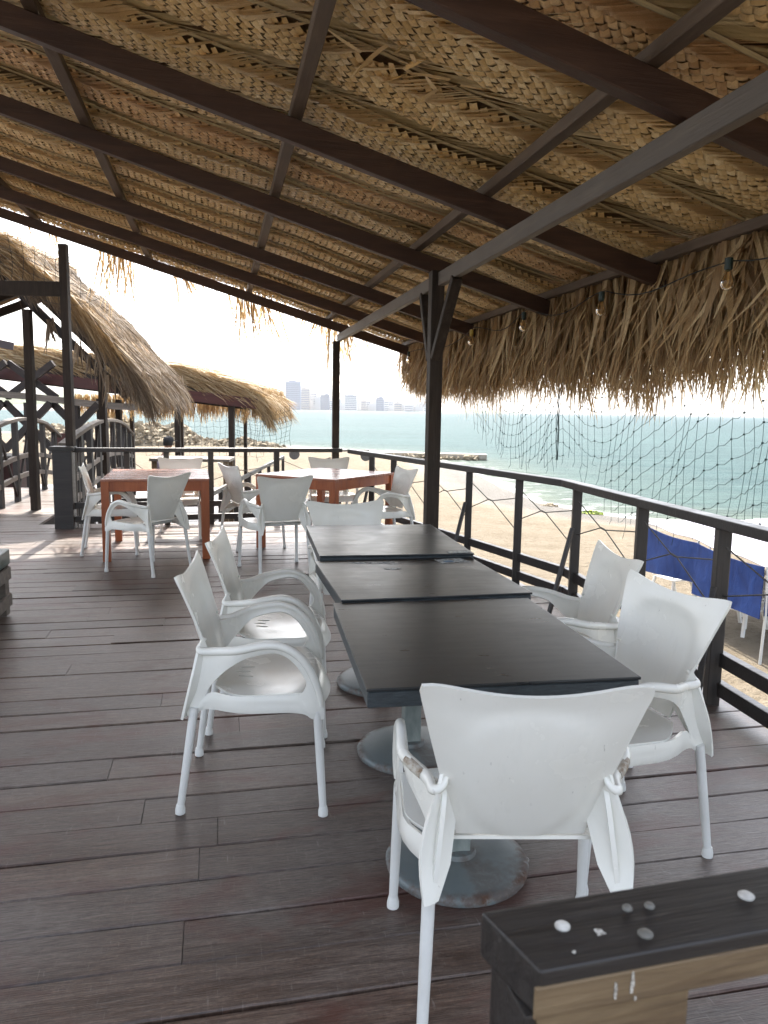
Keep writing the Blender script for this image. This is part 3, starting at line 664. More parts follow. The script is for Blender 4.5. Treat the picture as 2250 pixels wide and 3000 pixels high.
# ================================================================== CHAIRS
def make_chair():
    root=thing('plastic_armchair','white','chair')
    # backrest
    nu,nv=22,22; mb=MB()
    def bk(u,v):
        w=.148+.107*v**1.05
        if v>.93: w-= .010*((v-.93)/.07)**2
        z=.457+.373*v+.038*v**3*u*u-.012*(abs(u)**8)*(v**10)
        y=-.125-.070*v-.035*v*v
        y-= .030*(1-u*u)*math.sin(min(1,v*1.15)*PI*.85)
        y-= .016*(abs(u)**5)*v*v
        e=(u/.78)**2+((v-.42)/.46)**2; k=max(0,min(1,(1.15-e)/.3)); k=k*k*(3-2*k)
        y-= .006*k
        return (u*w,y,z)
    for j in range(nv+1):
        for i in range(nu+1): mb.v.append(bk(-1+2*i/nu,j/nv))
    for j in range(nv):
        for i in range(nu): a=j*(nu+1)+i; mb.f.append([a,a+1,a+nu+2,a+nu+1])
    mb.build('backrest',M['plas'],root,smooth=True,solid=.0085)
    # thick rim along the backrest top and sides
    # seat
    nx,ny=30,30; mb=MB()
    def st(u,s):
        y0=-.13; yf=.225+.055*(1-u*u)
        y=y0+(yf-y0)*s
        w=.165+.095*math.sin(min(1,s/.35)*PI/2)
        if s>.85: w-=.02*((s-.85)/.15)**2
        z=.438-.012*math.cos(u*PI/2)*math.sin(s*PI)+.012*s
        if s>.86: z-=.075*((s-.86)/.14)**2.0
        if s<.12: z+=.010*(1-s/.12)
        return [u*w,y,z]
    for j in range(ny+1):
        for i in range(nx+1): mb.v.append(st(-1+2*i/nx,j/ny))
    holes={}
    for ci,cj in ((11,5),(14,4),(17,5)):
        for k in range(4): holes[(ci,cj+k)]=1
        for jj,di in ((cj,1),(cj+4,1)):
            for ii in (ci,ci+1):
                v=mb.v[jj*(nx+1)+ii]; mid=(mb.v[jj*(nx+1)+ci][0]+mb.v[jj*(nx+1)+ci+1][0])/2; v[0]=mid+(v[0]-mid)*.3
    for j in range(ny):
        for i in range(nx):
            if (i,j) in holes: continue
            a=j*(nx+1)+i; mb.f.append([a,a+1,a+nx+2,a+nx+1])
    mb.v=[tuple(v) for v in mb.v]
    mb.build('seat',M['plas'],root,smooth=True,solid=.008)
    # side frames
    O=[(245,1350),(255,1220),(290,1050),(338,905),(450,880),(600,845),(750,815),(850,810),(950,840),(1040,910),(1110,1020),(1160,1160),(1195,1342),(1110,1347),(1060,1315),(950,1300),(700,1302),(450,1302),(345,1315),(300,1355)]
    I=[(370,1215),(385,1175),(430,1110),(500,1030),(560,975),(640,922),(750,890),(850,878),(925,902),(992,960),(1043,1035),(1068,1088),(1062,1128),(1040,1162),(1000,1178),(900,1182),(700,1182),(500,1180),(425,1182),(385,1200)]
    cv=lambda p:((p[0]-690)*.0005,(2062-p[1])*.0005)
    O=[cv(p) for p in O]; I=[cv(p) for p in I]
    def xm(y,z):
        w=max(0,min(1,(-.03-y)/.15)); w=w*w*(3-2*w); xr=.186+max(0,.585-z)*.11
        return .266*(1-w)+xr*w+ (.006 if z<.40 and y>0 else 0)
    def cat(P,n):
        out=[];N=len(P)
        for i in range(N):
            p0,p1,p2,p3=[Vector((*P[(i+k)%N],0)) for k in (-1,0,1,2)]
            for k in range(n):
                t_=k/n; q=.5*((2*p1)+(-p0+p2)*t_+(2*p0-5*p1+4*p2-p3)*t_*t_+(-p0+3*p1-3*p2+p3)*t_**3); out.append((q.x,q.y))
        return out
    # keep the sockets crisp by not over smoothing: 3 sub steps
    Os=cat(O,3); Is=cat(I,3); n=len(Os); rows=5
    for sgn in (-1,1):
        mb=MB()
        for r in range(rows+1):
            f=r/rows
            for k in range(n):
                y=Os[k][0]*(1-f)+Is[k][0]*f; z=Os[k][1]*(1-f)+Is[k][1]*f
                mb.v.append((sgn*(xm(y,z)+.006*math.sin(f*PI)),y,z))
        for r in range(rows):
            for k in range(n):
                a=r*n+k; b=r*n+(k+1)%n; mb.f.append([a,b,b+n,a+n])
        sf=mb.build('side_frame',M['plas'],root,smooth=True,solid=.011)
        # rolled armrest
        arm=[(sgn*.176,-.160,.622),(sgn*.186,-.180,.598),(sgn*.208,-.176,.585)]
        for k in range(4,12):
            y,z=O[k]; arm.append((sgn*(xm(y,z)+.004),y,z-.004))
        arm.append((sgn*.268,.243,.40)); 
        pts=[]
        for i in range(len(arm)-1):
            P0=Vector(arm[max(i-1,0)]);P1=Vector(arm[i]);P2=Vector(arm[i+1]);P3=Vector(arm[min(i+2,len(arm)-1)])
            for k in range(4):
                t_=k/4; pts.append(.5*((2*P1)+(-P0+P2)*t_+(2*P0-5*P1+4*P2-P3)*t_*t_+(-P0+3*P1-3*P2+P3)*t_**3))
        pts.append(Vector(arm[-1])); m=len(pts)
        rad=[.006+.009*min(1,i/12)-.006*max(0,(i-(m-8))/8) for i in range(m)]
        MB().tube(pts,rad,10,flat=.85).build('armrest',M['plas'],root,smooth=True)
        # rear wing between backrest edge and rear leg socket
        mb=MB(); nn=8
        for i in range(nn+1):
            f=i/nn; v=-.0+f*.46; bx,by,bz=bk(1,max(0,v)); bx=bx; 
            A=Vector((sgn*(.230+.022*math.sin(f*PI)-.028*f),-.2345+.055*f,.345+.239*f)); B=Vector((sgn*(bx-.004),by+.002,bz-.002))
            if i==0: B=Vector((sgn*.200,-.222,.350))
            if i==1: B=B.lerp(Vector((sgn*.178,-.20,.39)),.75)
            for k in range(5):
                q=A.lerp(B,k/4); q.y-=.004*math.sin(k/4*PI); mb.v.append(tuple(q))
        for i in range(nn):
            for k in range(4): a=i*5+k; mb.f.append([a,a+1,a+6,a+5])
        mb.build('rear_wing',M['plas'],sf,smooth=True,solid=.009)
    # legs
    for (x,y,x2,y2,z1) in ((-.213,-.198,-.227,-.25,.385),(.213,-.198,.227,-.25,.385),(-.262,.228,-.272,.25,.385),(.262,.228,.272,.25,.385)):
        l=MB().tube([(x2,y2,.02),(x+(x2-x)*.5,y+(y2-y)*.5,.2),(x,y,z1)],[.0125,.0145,.0155],14).build('leg',M['metalwhite'],root,smooth=True)
        MB().lathe([(.0135,0),(.0175,.003),(.0175,.018),(.0145,.032),(.0135,.036)],14,(x2,y2,0)).build('foot_cap',M['metalwhite'],l,smooth=True)
    # stretch bar under seat
    MB().tube([(-.20,-.05,.41),(.20,-.05,.41)],.012,8).build('cross_bar',M['metalwhite'],root,smooth=True)
    return root
chair0=make_chair()
GB='white plastic armchairs at the black tables'; GO='white plastic armchairs around the orange tables'
CH=[((.323,1.775),91.5,'near white plastic armchair seen from behind, with scuffed armrests',GB),
 ((-.472,2.757),5.5,'front one of the two white armchairs left of the black tables',GB),
 ((-.516,3.405),4,'back one of the two white armchairs left of the black tables, behind its twin',GB),
 ((.757,2.43),199,'white armchair on the railing side of the nearest black table, its back toward the railing',GB),
 ((.745,3.13),184,'white armchair half hidden behind another on the railing side, beside the middle black table',GB),
 ((-.17,4.50),-73,'white armchair at the far head of the black tables, mostly hidden by the tabletop',GB),
 ((-2.683,7.361),17,'white armchair at the left side of the left orange table, seen side on',GO),
 ((-2.033,6.53),152,'white armchair in front of the left orange table, turned away from the camera',GO),
 ((-2.28,8.32),-84,'white armchair behind the left orange table, facing the camera in the sunlight',GO),
 ((-1.38,7.78),35,'white armchair between the two orange tables, its sunlit back turned to the left',GO),
 ((-.945,6.63),116,'white armchair in front of the right orange table, seen from behind',GO),
 ((-.62,8.86),-78,'white armchair beyond the right orange table by the far corner post',GO),
 ((.0,7.55),204,'white armchair at the right of the right orange table beside the railing',GO)]
chairs=[]
for i,((x,y),a,lab,gr) in enumerate(CH):
    c=chair0 if i==0 else copy_tree(chair0)
    c.location=(x,y,.0); c.rotation_euler=(0,0,R(a-90)); c['label']=lab; c['group']=gr; chairs.append(c)
# scuffed armrest ends on the near chair
for sgn in (-1,1):
    o=MB().tube([(sgn*.2250,-.112,.5890),(sgn*.2450,-.085,.5955),(sgn*.2590,-.062,.6005)],[.0148,.0156,.0148],10,flat=.88).build('scuff_mark',M['scuff'],chairs[0],smooth=True)
    o['label']='brown scuffed patch on the armrest'

# ================================================================== BLACK TABLES
def black_table(loc,rz,w,l,z,label):
    t_=thing('pedestal_table',label,'table',(loc[0],loc[1],0),R(rz),'black topped pedestal tables pushed into a row')
    tp=MB().box((0,0,z-.004),(w,l,.008)).build('tabletop',M['blacktop'],t_,bevel=.0025,seg=2)
    MB().box((0,0,z-.030),(w-.006,l-.006,.042)).build('edge_band',M['tedge'],tp,bevel=.003,seg=1)
    MB().box((0,0,z-.064),(.36,.36,.02)).build('mounting_plate',M['colpaint'],t_)
    MB().box((0,0,(z-.04+.03)/2),(.072,.06,z-.07)).build('column',M['colpaint'],t_,bevel=.008,seg=3)
    MB().lathe([(.205,0),(.222,.004),(.225,.018),(.219,.028),(.205,.033),(.12,.038),(.06,.044),(.055,.058),(.03,.062)],56).build('base',M['ped'],t_,smooth=True)
    return t_,tp
t1,tp1=black_table((.248,2.235),9.6,.715,.835,.750,'nearest black pedestal table, largest in the picture')
t2,tp2=black_table((.128,3.02),13.0,.72,.70,.757,'middle black pedestal table of the row, white paint worn onto its far edge')
t3,tp3=black_table((-.008,3.83),9.8,.715,.90,.772,'farthest black pedestal table of the row, with a sticker at its right corner')
MB().box((.29,-.415,.7732),(.10,.05,.0008),Matrix.Rotation(.2,3,'Z')).build('sticker',M['sticker'],tp3)
mb=MB(); rg=random.Random(8)
for (x,y,r,sx,sy) in ((-.10,.27,.06,1.4,.35),(-.03,.25,.035,1.3,.5),(-.06,.14,.03,1.4,.5),(-.17,.29,.03,1.6,.4)):
    b=blot(x,y,.7573,r,sx,sy); o=len(mb.v); mb.v+=b.v; mb.f+=[[i+o for i in f] for f in b.f]
mb.build('paint_wear',M['sticker'],tp2)
MB().box((.245,.27,.7577),(.13,.09,.0008),Matrix.Rotation(.15,3,'Z')).build('sticker',M['sticker'],tp2)
MB().box((.225,.255,.7586),(.04,.028,.0006),Matrix.Rotation(.15,3,'Z')).build('sticker_print',M['stickerb'],tp2)
# ================================================================== ORANGE TABLES
def orange_table(loc,rz,w,l,z,label):
    t_=thing('wooden_table',label,'table',(loc[0],loc[1],0),R(rz),'orange wooden tables')
    MB().box((0,0,z-.012),(w,l,.024)).build('tabletop',M['orangetop'],t_,bevel=.004)
    for sx in (-1,1):
        MB().box((sx*(w/2-.03),0,z-.07),(.025,l-.14,.09)).build('apron',M['orange'],t_,bevel=.003,seg=1)
        for sy in (-1,1): MB().box((sx*(w/2-.037),sy*(l/2-.037),(z-.024)/2),(.07,.07,z-.024),taper=1.0).build('leg',M['orange'],t_,bevel=.004)
    for sy in (-1,1): MB().box((0,sy*(l/2-.03),z-.07),(w-.14,.025,.09)).build('apron',M['orange'],t_,bevel=.003,seg=1)
    return t_
orange_table((-2.24,7.50),14,.96,1.18,.76,'orange wooden table on the left, nearer the walkway')
orange_table((-.60,7.90),-31,.98,1.12,.76,'orange wooden table on the right, set cornerwise near the far corner post')
# small litter on deck
cpn=MB().tube([(.017*math.cos(a),.017*math.sin(a),.004) for a in np.linspace(0,2*PI,17)[:-1]],.0022,6,closed=True).build('ring_pull',M['bolt'])
cpn.location=(.463,2.255,.002); tag(cpn,'small metal ring lying on the boards beside the nearest table base','ring')
# ================================================================== GREEN BENCH (left edge)
gb=thing('pallet_bench','low grey pallet bench with a dark green cushion at the left edge','bench',(-2.30,4.02,0),R(12))
MB().box((-.62,.52,.405),(1.24,1.02,.11)).build('cushion',M['green'],gb,bevel=.02,seg=3,smooth=True)
for x in (-.06,-.6,-1.15):
    for y in (.06,.98): MB().box((x,y,.18),(.09,.09,.34)).build('leg',M['oldwood'],gb,bevel=.004)
for z in (.12,.30):
    for y in (.04,1.0): MB().box((-.6,y,z),(1.2,.022,.08)).build('slat',M['oldwood'],gb,bevel=.003)
    MB().box((.0,.52,z),(.022,.94,.08)).build('slat',M['oldwood'],gb,bevel=.003)

# ================================================================== GROUND: SAND, SEA
SHORE=[(70,-30),(36,4),(22,18),(14.8,28.9),(9.95,32.8),(7.6,37.5),(6.9,46),(6.2,60),(4.6,72),(.9,79.5),(-3.8,84),(-11.9,89),(-26,100),(-60,120),(-140,150)]
LODK=-.78
def shore_dist(X,Y):
    S=np.array(SHORE,float); best=np.full(X.shape,1e9); sg=np.ones(X.shape)
    for a,b in zip(S[:-1],S[1:]):
        d=b-a; L2=d@d; t_=np.clip(((X-a[0])*d[0]+(Y-a[1])*d[1])/L2,0,1)
        qx=a[0]+t_*d[0]; qy=a[1]+t_*d[1]; ds=np.hypot(X-qx,Y-qy)
        cr=d[0]*(Y-a[1])-d[1]*(X-a[0])
        m=ds<best-1e-9; best=np.where(m,ds,best); sg=np.where(m,np.sign(cr),sg)
    return best*sg      # + inland
def grid(name,xs,ys,zf,mat,attrs):
    X,Y=np.meshgrid(xs,ys,indexing='ij'); d=shore_dist(X,Y); Z=zf(X,Y,d)
    V=np.stack([X,Y,Z],-1).reshape(-1,3); n=len(ys); i,j=np.meshgrid(np.arange(len(xs)-1),np.arange(n-1),indexing='ij'); a=(i*n+j).ravel()
    o=npmesh(name,V,np.stack([a,a+n,a+n+1,a+1],-1),mat,None,True)
    for nm,fn in attrs.items():
        at=o.data.attributes.new(nm,'FLOAT','POINT'); at.data.foreach_set('value',np.asarray(fn(X,Y,d),dtype=np.float32).ravel())
    return tag(o,kind='structure')
def sand_z(X,Y,d):
    n=.05*np.sin(X*.9+np.sin(Y*.7)*1.3)+.04*np.sin(Y*1.3+X*.4)+.03*np.sin(X*2.7+1.1*Y)
    z=np.where(d>0,-3.0+.055*np.clip(d,0,13)+n*np.clip(d/8,0,1),-3.0+.07*np.clip(d,-14,0))
    wob=.25*np.sin(X*.35+Y*.21)+.2*np.sin(Y*.5)
    return z+ .012*wob*np.clip(1-abs(d)/6,0,1)
xs=np.concatenate([-np.geomspace(200,40,14),np.arange(-39,72,.6)]); ys=np.concatenate([np.arange(-32,60,.6),np.arange(60,160,2)])
grid('beach_sand',xs,ys,sand_z,M['sand'],{'shore':lambda X,Y,d:np.clip(d/25,0,1)})
xs=np.concatenate([-np.geomspace(9000,101,30),np.arange(-100,120,1.),np.geomspace(121,9000,34)]); ys=np.concatenate([np.arange(-60,150,1.),np.geomspace(151,9000,44)])
grid('sea_water',xs,ys,lambda X,Y,d:-3.0+.03*np.sin(Y*.9+X*.13)*np.clip(-d/6,0,1)*np.exp(-np.hypot(X,Y)/300),M['sea'],
     {'shore':lambda X,Y,d:np.clip((-d+.35*np.sin(X*.8+Y*.5)+.3*np.sin(Y*1.7))/45,0,1),'far':lambda X,Y,d:np.clip((np.hypot(X,Y)-40)/700,0,1)**.6})
# ------------------------------------------------------------------ rubble mound
def rubble(name,c,sx,sy,h,n,seed,label,smin=.12,smax=.55):
    rg=np.random.default_rng(seed); mb=MB()
    for _ in range(n):
        u,v=rg.uniform(-1,1,2)
        if u*u+v*v>1: continue
        z=h*(1-(u*u+v*v))**.7*(.75+.35*math.sin(u*9+seed)*math.cos(v*5)); r=rg.uniform(smin,smax)
        rot=Matrix.Rotation(rg.uniform(0,6),3,'X')@Matrix.Rotation(rg.uniform(0,6),3,'Z')
        mb.box((u*sx,v*sy,z-.1),(r*rg.uniform(.7,1.6),r,r*rg.uniform(.5,1)),rot,taper=rg.uniform(.5,.9))
    # core
    N=22
    b=len(mb.v)
    for j in range(6):
        for k in range(N):
            a=2*PI*k/N; q=1-j/5.5; mb.v.append((math.cos(a)*q*sx,math.sin(a)*q*sy,h*(1-q*q)**.7*.8-.3))
    for j in range(5):
        for k in range(N): mb.f.append([b+j*N+k,b+j*N+(k+1)%N,b+(j+1)*N+(k+1)%N,b+(j+1)*N+k])
    o=mb.build(name,M['rock']); o.location=c; return tag(o,label,'rocks')
rubble('rock_mound',(-26.5,76,-2.6),9.5,5,3.0,2600,2,'large heap of brown rubble and dry brush on the beach behind the huts',.15,.5)
rubble('rock_mound',(-15.2,76,-2.65),5.5,3,1.1,1000,6,'lower right heap of brown rubble reaching toward the water, beside the taller heap',.12,.4)
g=rubble('stone_groyne',(.4,70,-2.75),.9,.9,.2,10,3,'low stone and concrete groyne running from the sand into the sea',.1,.2)
bpy.data.objects.remove(g)
gr=thing('stone_groyne','low grey stone groyne running from the sand out into the water','groyne',(4.2,71,-3.05),R(-6))
MB().box((0,0,.32),(8.5,1.6,.55)).build('wall',M['concrete'],gr,bevel=.08)
MB().box((4.5,-.5,.36),(1.5,1.1,.5)).build('end_block',M['concrete'],gr,bevel=.08)
mb=MB(); rg=np.random.default_rng(4)
for _ in range(90): r=rg.uniform(.15,.45); mb.box((rg.uniform(-5,4.5),rg.uniform(-1.6,-.7),rg.uniform(.05,.4)),(r,r,r*.7),Matrix.Rotation(rg.uniform(0,6),3,'Z')@Matrix.Rotation(rg.uniform(0,1),3,'X'),.8)
mb.build('boulders',M['rock'],gr)
# weed covered stone at the waterline
def weedstone(loc,s,label,mat):
    rg=np.random.default_rng(int(s*1000)); mb=MB()
    for _ in range(60):
        a=rg.uniform(0,2*PI); q=rg.uniform(0,1)**.5; r=rg.uniform(.05,.14)*s
        mb.box((math.cos(a)*q*.5*s,math.sin(a)*q*.3*s,.16*s*(1-q)),(r*2,r,r),Matrix.Rotation(rg.uniform(0,6),3,'Z')@Matrix.Rotation(rg.uniform(0,6),3,'X'),.6)
    o=mb.build('seaweed_stone',mat); o.location=loc; return tag(o,label,'seaweed')
weedstone((9.15,33.3,-3.0),1.0,'small yellow green weed covered stone at the waterline seen through the net',M['weed'])
weedstone((7.9,36.0,-3.0),.8,'small dark weed clump at the waterline left of the green one',M['rock'])
# ------------------------------------------------------------------ far coast
def strip(name,pts,y0,y1,mat,z0=-3.4):
    """low land: ridge profile pts (x,z) extruded in depth with a sloping face"""
    n=len(pts); mb=MB()
    for yy,k in ((y0,.0),(y0+(y1-y0)*.35,.75),(y0+(y1-y0)*.7,1.0),(y1,.2)):
        for i,(x,z) in enumerate(pts): mb.v.append((x*(yy/y0),yy,z0+(z-z0)*k+ (z-z0)*.06*math.sin(i*2.1+yy)))
    for r in range(3):
        for i in range(n-1): a=r*n+i; mb.f.append([a,a+1,a+n+1,a+n])
    o=mb.build(name,mat,smooth=True); return tag(o,kind='structure')
rg=random.Random(12)
strip('far_hills',[(-2600,40),(-2200,150),(-1800,260),(-1400,330),(-1000,370),(-760,330),(-560,270),(-380,170),(-200,90),(-60,40),(60,-3)],4600,6000,M['hill'])
strip('far_shore',[(-2400,6)]+[(x,rg.uniform(3,8)) for x in range(-2200,500,90)]+[(560,-3.2)],2950,3300,M['foliage'])
strip('near_coast_sand',[(-520,1)]+[(x,1.2) for x in range(-480,-190,30)]+[(-150,-3.3)],560,640,M['sand'])
strip('near_coast_hills',[(-560,16)]+[(x,rg.uniform(6,16)) for x in range(-530,-230,22)]+[(-190,-3)],640,760,M['foliage'])
# city towers
def tower(x,y,w,d,h,col,label,kind):
    mt=CITYM[col]
    t_=thing('tower_block' if h>45 else 'apartment_building',label,'building',(x,y,-2),0,'hazy city buildings on the far shore')
    MB().box((0,0,h/2),(w,d,h)).build('wall',mt,t_)
    if h>30: MB().box((rg.uniform(-.2,.2)*w,0,h+2.4),(w*.45,d*.5,4.8)).build('roof_housing',mt,t_)
    mb=MB(); fl=int(h/7)
    for k in range(fl): mb.box((0,-d/2-.15,4+k*7),(w*.9,.5,2.6))
    mb.build('window_band',CITYM['glass'],t_)
CITYM={}
for k,c in (('blue',(.16,.19,.26)),('pale',(.42,.42,.42)),('beige',(.40,.34,.29)),('dark',(.10,.12,.17)),('glass',(.09,.11,.14)),('white',(.55,.55,.54))):
    t=NT('city_'+k); CITYM[k]=t.set(c,.6)
CB=[(237,355,203,'blue','wide bluish slab tower, tallest on the far shore'),(357,430,255,'beige','beige tower just right of the tallest bluish slab'),(432,486,290,'pale','slim pale tower, third from the left on the far shore'),
(515,585,305,'dark','dark narrow tower standing alone left of the corner post'),(590,622,345,'white','small white block between the dark tower and the corner post'),(627,660,296,'pale','pale block partly hidden by the corner post'),(708,806,300,'pale','broad pale block just right of the corner post'),
(840,880,342,'beige','stepped low beige block right of the broad pale one'),(878,918,352,'pale','low pale block with its neighbour left stepped up'),(960,1022,318,'blue','bluish block leading a descending row of blocks'),(1024,1060,338,'white','white block second in the descending row'),(1060,1100,350,'pale','pale block third in the descending row'),
(1103,1165,354,'beige','broad low beige block before the fringe tips'),(1185,1255,370,'pale','long low pale block at the right end before the thatch'),(1262,1330,385,'beige','low beige block seen through the small frayed net'),(1340,1400,390,'white','lowest white block next to the main post')]
for i,(a,b,tp,c,lab) in enumerate(CB):
    k=.2667; xa=553+a*k; xb=553+b*k; Yb=2900+ (i%3)*60
    tower(((xa+xb)/2-829.5)/1640*Yb,Yb,(xb-xa)/1640*Yb,30,max(14,(424-tp)*k/1640*Yb),c,lab,'')
mb=MB(); 
for k in range(420):
    x=rg.uniform(-1000,190); h=rg.uniform(8,32)*(1 if rg.random()<.8 else 1.6); w=rg.uniform(10,38); mb.box((x,2990+rg.uniform(0,90),-2+h/2),(w,20,h))
tag(mb.build('low_city_buildings',CITYM['pale']),'band of countless low hazy buildings along the far waterfront','buildings',kind='stuff')

# ================================================================== BLUE SHADE TENT and BEACH CHAIRS
bt=thing('beach_tent','beach tent with a white cloth top and blue tarpaulin side','shade tent',(0,0,0))
A=(5.35,15.3);B=(5.55,13.2);C=(5.72,11.1);D_=(8.4,11.4);E_=(8.1,15.6)
ZT_=-.78; GZ=-2.33
def cloth(fn,nu,nv,name,mat,par,sol=.012):
    mb=MB()
    for j in range(nv+1):
        for i in range(nu+1): mb.v.append(fn(i/nu,j/nv))
    for j in range(nv):
        for i in range(nu): a=j*(nu+1)+i; mb.f.append([a,a+1,a+nu+2,a+nu+1])
    return mb.build(name,mat,par,smooth=True,solid=sol)
def topf(u,v):
    a=Vector((A[0],A[1],ZT_)).lerp(Vector((C[0],C[1],ZT_)),u); b=Vector((E_[0],E_[1],ZT_+.05)).lerp(Vector((D_[0],D_[1],ZT_+.05)),u); p=a.lerp(b,v)
    p.z+=.05-.10*math.sin(v*PI)*math.sin(u*PI)+.02*math.sin(u*17)+.015*math.sin(v*23+u*5)-(.05 if v<.01 else 0); return tuple(p)
cloth(topf,30,16,'canopy',M['canvas'],bt)
def side(a,b,za,zb,ph):
    def f(u,v):
        x=a[0]+(b[0]-a[0])*u; y=a[1]+(b[1]-a[1])*u; zt=ZT_-.02-.05*math.sin(u*PI); zb_=za+(zb-za)*u
        return (x-.04+.012*math.sin(u*7+ph+v*2)*v,y,zt+(zb_-zt)*v)
    return f
cloth(side(A,B,-1.75,-1.52,0),20,8,'side_cloth',M['blue'],bt)
cloth(side(B,C,-1.72,-1.60,2),22,8,'side_cloth',M['blue'],bt)
cloth(lambda u,v:(C[0]+(D_[0]-C[0])*u,C[1]+(D_[1]-C[1])*u-.03*math.sin(u*9),ZT_-.02-(.75+.0*u)*v),20,6,'side_cloth',M['blue'],bt)
for p in (A,B,C,D_,E_,((A[0]+E_[0])/2,(A[1]+E_[1])/2)): MB().tube([(p[0],p[1],GZ-.2),(p[0]+.03,p[1],-1.5),(p[0],p[1],ZT_)],.022,8).build('pole',M['polew'],bt,smooth=True)
def beach_chair(z=0):
    t_=thing('beach_chair','white','chair')
    mb=MB()
    for k in range(8): mb.box((0,-.20+k*.058,.40+.002*k),(.46,.04,.016))
    for s in (-1,1): mb.bar((s*.235,-.24,.395),(s*.235,.25,.415),.03,.035)
    mb.build('seat',M['beachplas'],t_,bevel=.004)
    mb=MB()
    for k in range(8):
        x=-.195+k*.056; mb.bar((x,-.235,.42),(x*1.08,-.52,.86),.038,.014,up=(0,1,.6))
    mb.bar((-.24,-.525,.87),(.24,-.525,.87),.03,.05); 
    for s in (-1,1): mb.bar((s*.235,-.23,.40),(s*.25,-.525,.88),.035,.04,up=(0,1,.6))
    mb.build('backrest',M['beachplas'],t_,bevel=.004)
    for s in (-1,1):
        MB().tube([(s*.27,-.36,.60),(s*.285,-.1,.625),(s*.285,.14,.635),(s*.28,.24,.60),(s*.272,.26,.45)],[.02,.028,.03,.026,.02],8,flat=.5).build('armrest',M['beachplas'],t_,smooth=True)
        MB().bar((s*.255,.22,.41),(s*.285,.29,0),.055,.04,up=(0,1,0)).build('leg',M['beachplas'],t_,bevel=.006)
        MB().bar((s*.245,-.24,.41),(s*.275,-.40,0),.055,.04,up=(0,1,0)).build('leg',M['beachplas'],t_,bevel=.006)
    return t_
b0=beach_chair(); GBC='white slatted plastic beach chairs on the sand'
for i,((x,y,z,a),lab) in enumerate((((6.22,12.85,0,118),'white slatted beach chair standing on the sand beside the blue shade, bottom of its stack'),((6.26,12.89,.13,118),'top white slatted beach chair of the stack beside the blue shade'),((5.95,15.3,0,115),'farther white slatted beach chair half hidden behind the blue cloth'))):
    c=b0 if i==0 else copy_tree(b0)
    zz=float(sand_z(np.array([x]),np.array([y]),shore_dist(np.array([x]),np.array([y])))[0])
    c.location=(x,y,zz+z); c.rotation_euler=(0,0,R(a)); c['label']=lab; c['group']=GBC
# beach trailer (axle with two wheels)
trl=thing('beach_trolley','old boat trolley with a log beam and two wheels on the sand','trolley',(-4.4,53,-2.35),R(-4))
MB().bar((-2.3,0,.9),(3.3,0,.95),.14,.14).build('beam',M['oldwood'],trl)
for x in (-1.9,3.1):
    w=MB().lathe([(.20,-.09),(.34,-.10),(.37,-.05),(.37,.05),(.34,.10),(.20,.09)],20).build('wheel',M['rope'],trl,smooth=True); w.location=(x,-.2,.62); w.rotation_euler=(PI/2,0,0)
    MB().lathe([(.19,-.07),(.19,.07)],16).build('hub',M['oldwood'],w)
MB().bar((.6,0,.4),(-.2,1.4,.1),.1,.1).build('drawbar',M['oldwood'],trl)

# ================================================================== LEFT: WALKWAY BRIDGE, HUTS
def arch_rail(label,x0,y0,x1,y1,n,rise,zb):
    t_=thing('arched_railing',label,'railing',(0,0,0))
    pos=lambda f:(x0+(x1-x0)*f,y0+(y1-y0)*f)
    for nm,zf,r in (('arched_handrail',lambda f:.95+rise*math.sin(f*PI)-.10*max(0,f-.8)/.2,(.10,.05)),('lower_rail',lambda f:.42+rise*.9*math.sin(f*PI),(.05,.07)),('lower_rail',lambda f:.16+rise*.8*math.sin(f*PI),(.05,.07))):
        mb=MB(); P=[(*pos(i/14),zf(i/14)) for i in range(15)]
        for a,b in zip(P,P[1:]): mb.bar(a,b,*r)
        mb.build(nm,M['oldwood'],t_,bevel=.005,seg=1)
    for i in range(n):
        f=(i+.5)/n; x,y=pos(f); MB().box((x,y,(.92+rise*math.sin(f*PI)-.75)/2),(.07,.07,.92+rise*math.sin(f*PI)+.75)).build('picket',M['railpost'],t_)
        if i<n-1:
            g_=(i+1.5)/n; p=pos(g_)
            MB().bar((x,y,.9+rise*math.sin(f*PI)) if i%2 else (x,y,.05),(p[0],p[1],.05) if i%2 else (p[0],p[1],.9+rise*math.sin(g_*PI)),.03,.04).build('diagonal',M['darktruss'],t_)
    return t_
arch_rail('arched grey railing on the left side of the walkway',-5.0,9.1,-5.95,13.9,6,.25,0)
arch_rail('arched grey railing on the right side of the walkway, rising behind the dark pillar',-3.80,8.95,-5.05,15.2,9,.24,0)
ep=thing('end_post','broad reddish brown post at the end of the left arched railing','post',(-6.0,14.1,0)); MB().box((0,0,.40),(.30,.12,1.0)).build('shaft',M['fascia'],ep,bevel=.01)
# lower deck
mb=MB(); rgl=random.Random(3); yy=10.1
while yy<21:
    mb.box((-6.3,yy,LODK-.03),(7.6,.165,.05+rgl.uniform(0,.006))); yy+=.175
d=mb.build('lower_deck',M['deck']); tag(d,kind='structure')
mb=MB()
for x in (-9.5,-6.3,-3):
    for y_ in (11,15.5,20): mb.box((x,y_,-1.75),(.15,.15,1.85))
tag(mb.build('lower_deck_piles',M['under']),kind='structure')
lr=thing('lower_railing','dark timber railing along the lower deck beyond the far railing','railing',(0,0,0))
for z in (LODK+.9,LODK+.5,LODK+.15): MB().bar((-2.6,10.6,z),(-2.75,20.6,z),.05,.07).build('rail',M['railpost'],lr)
for k in range(8): MB().box((-2.6-.15*k/7,10.7+k*1.4,LODK+.45),(.07,.07,.9)).build('post',M['railpost'],lr)
MB().bar((-2.6,10.6,LODK+.9),(-3.7,10.4,LODK+.9),.05,.07).build('rail',M['railpost'],lr)
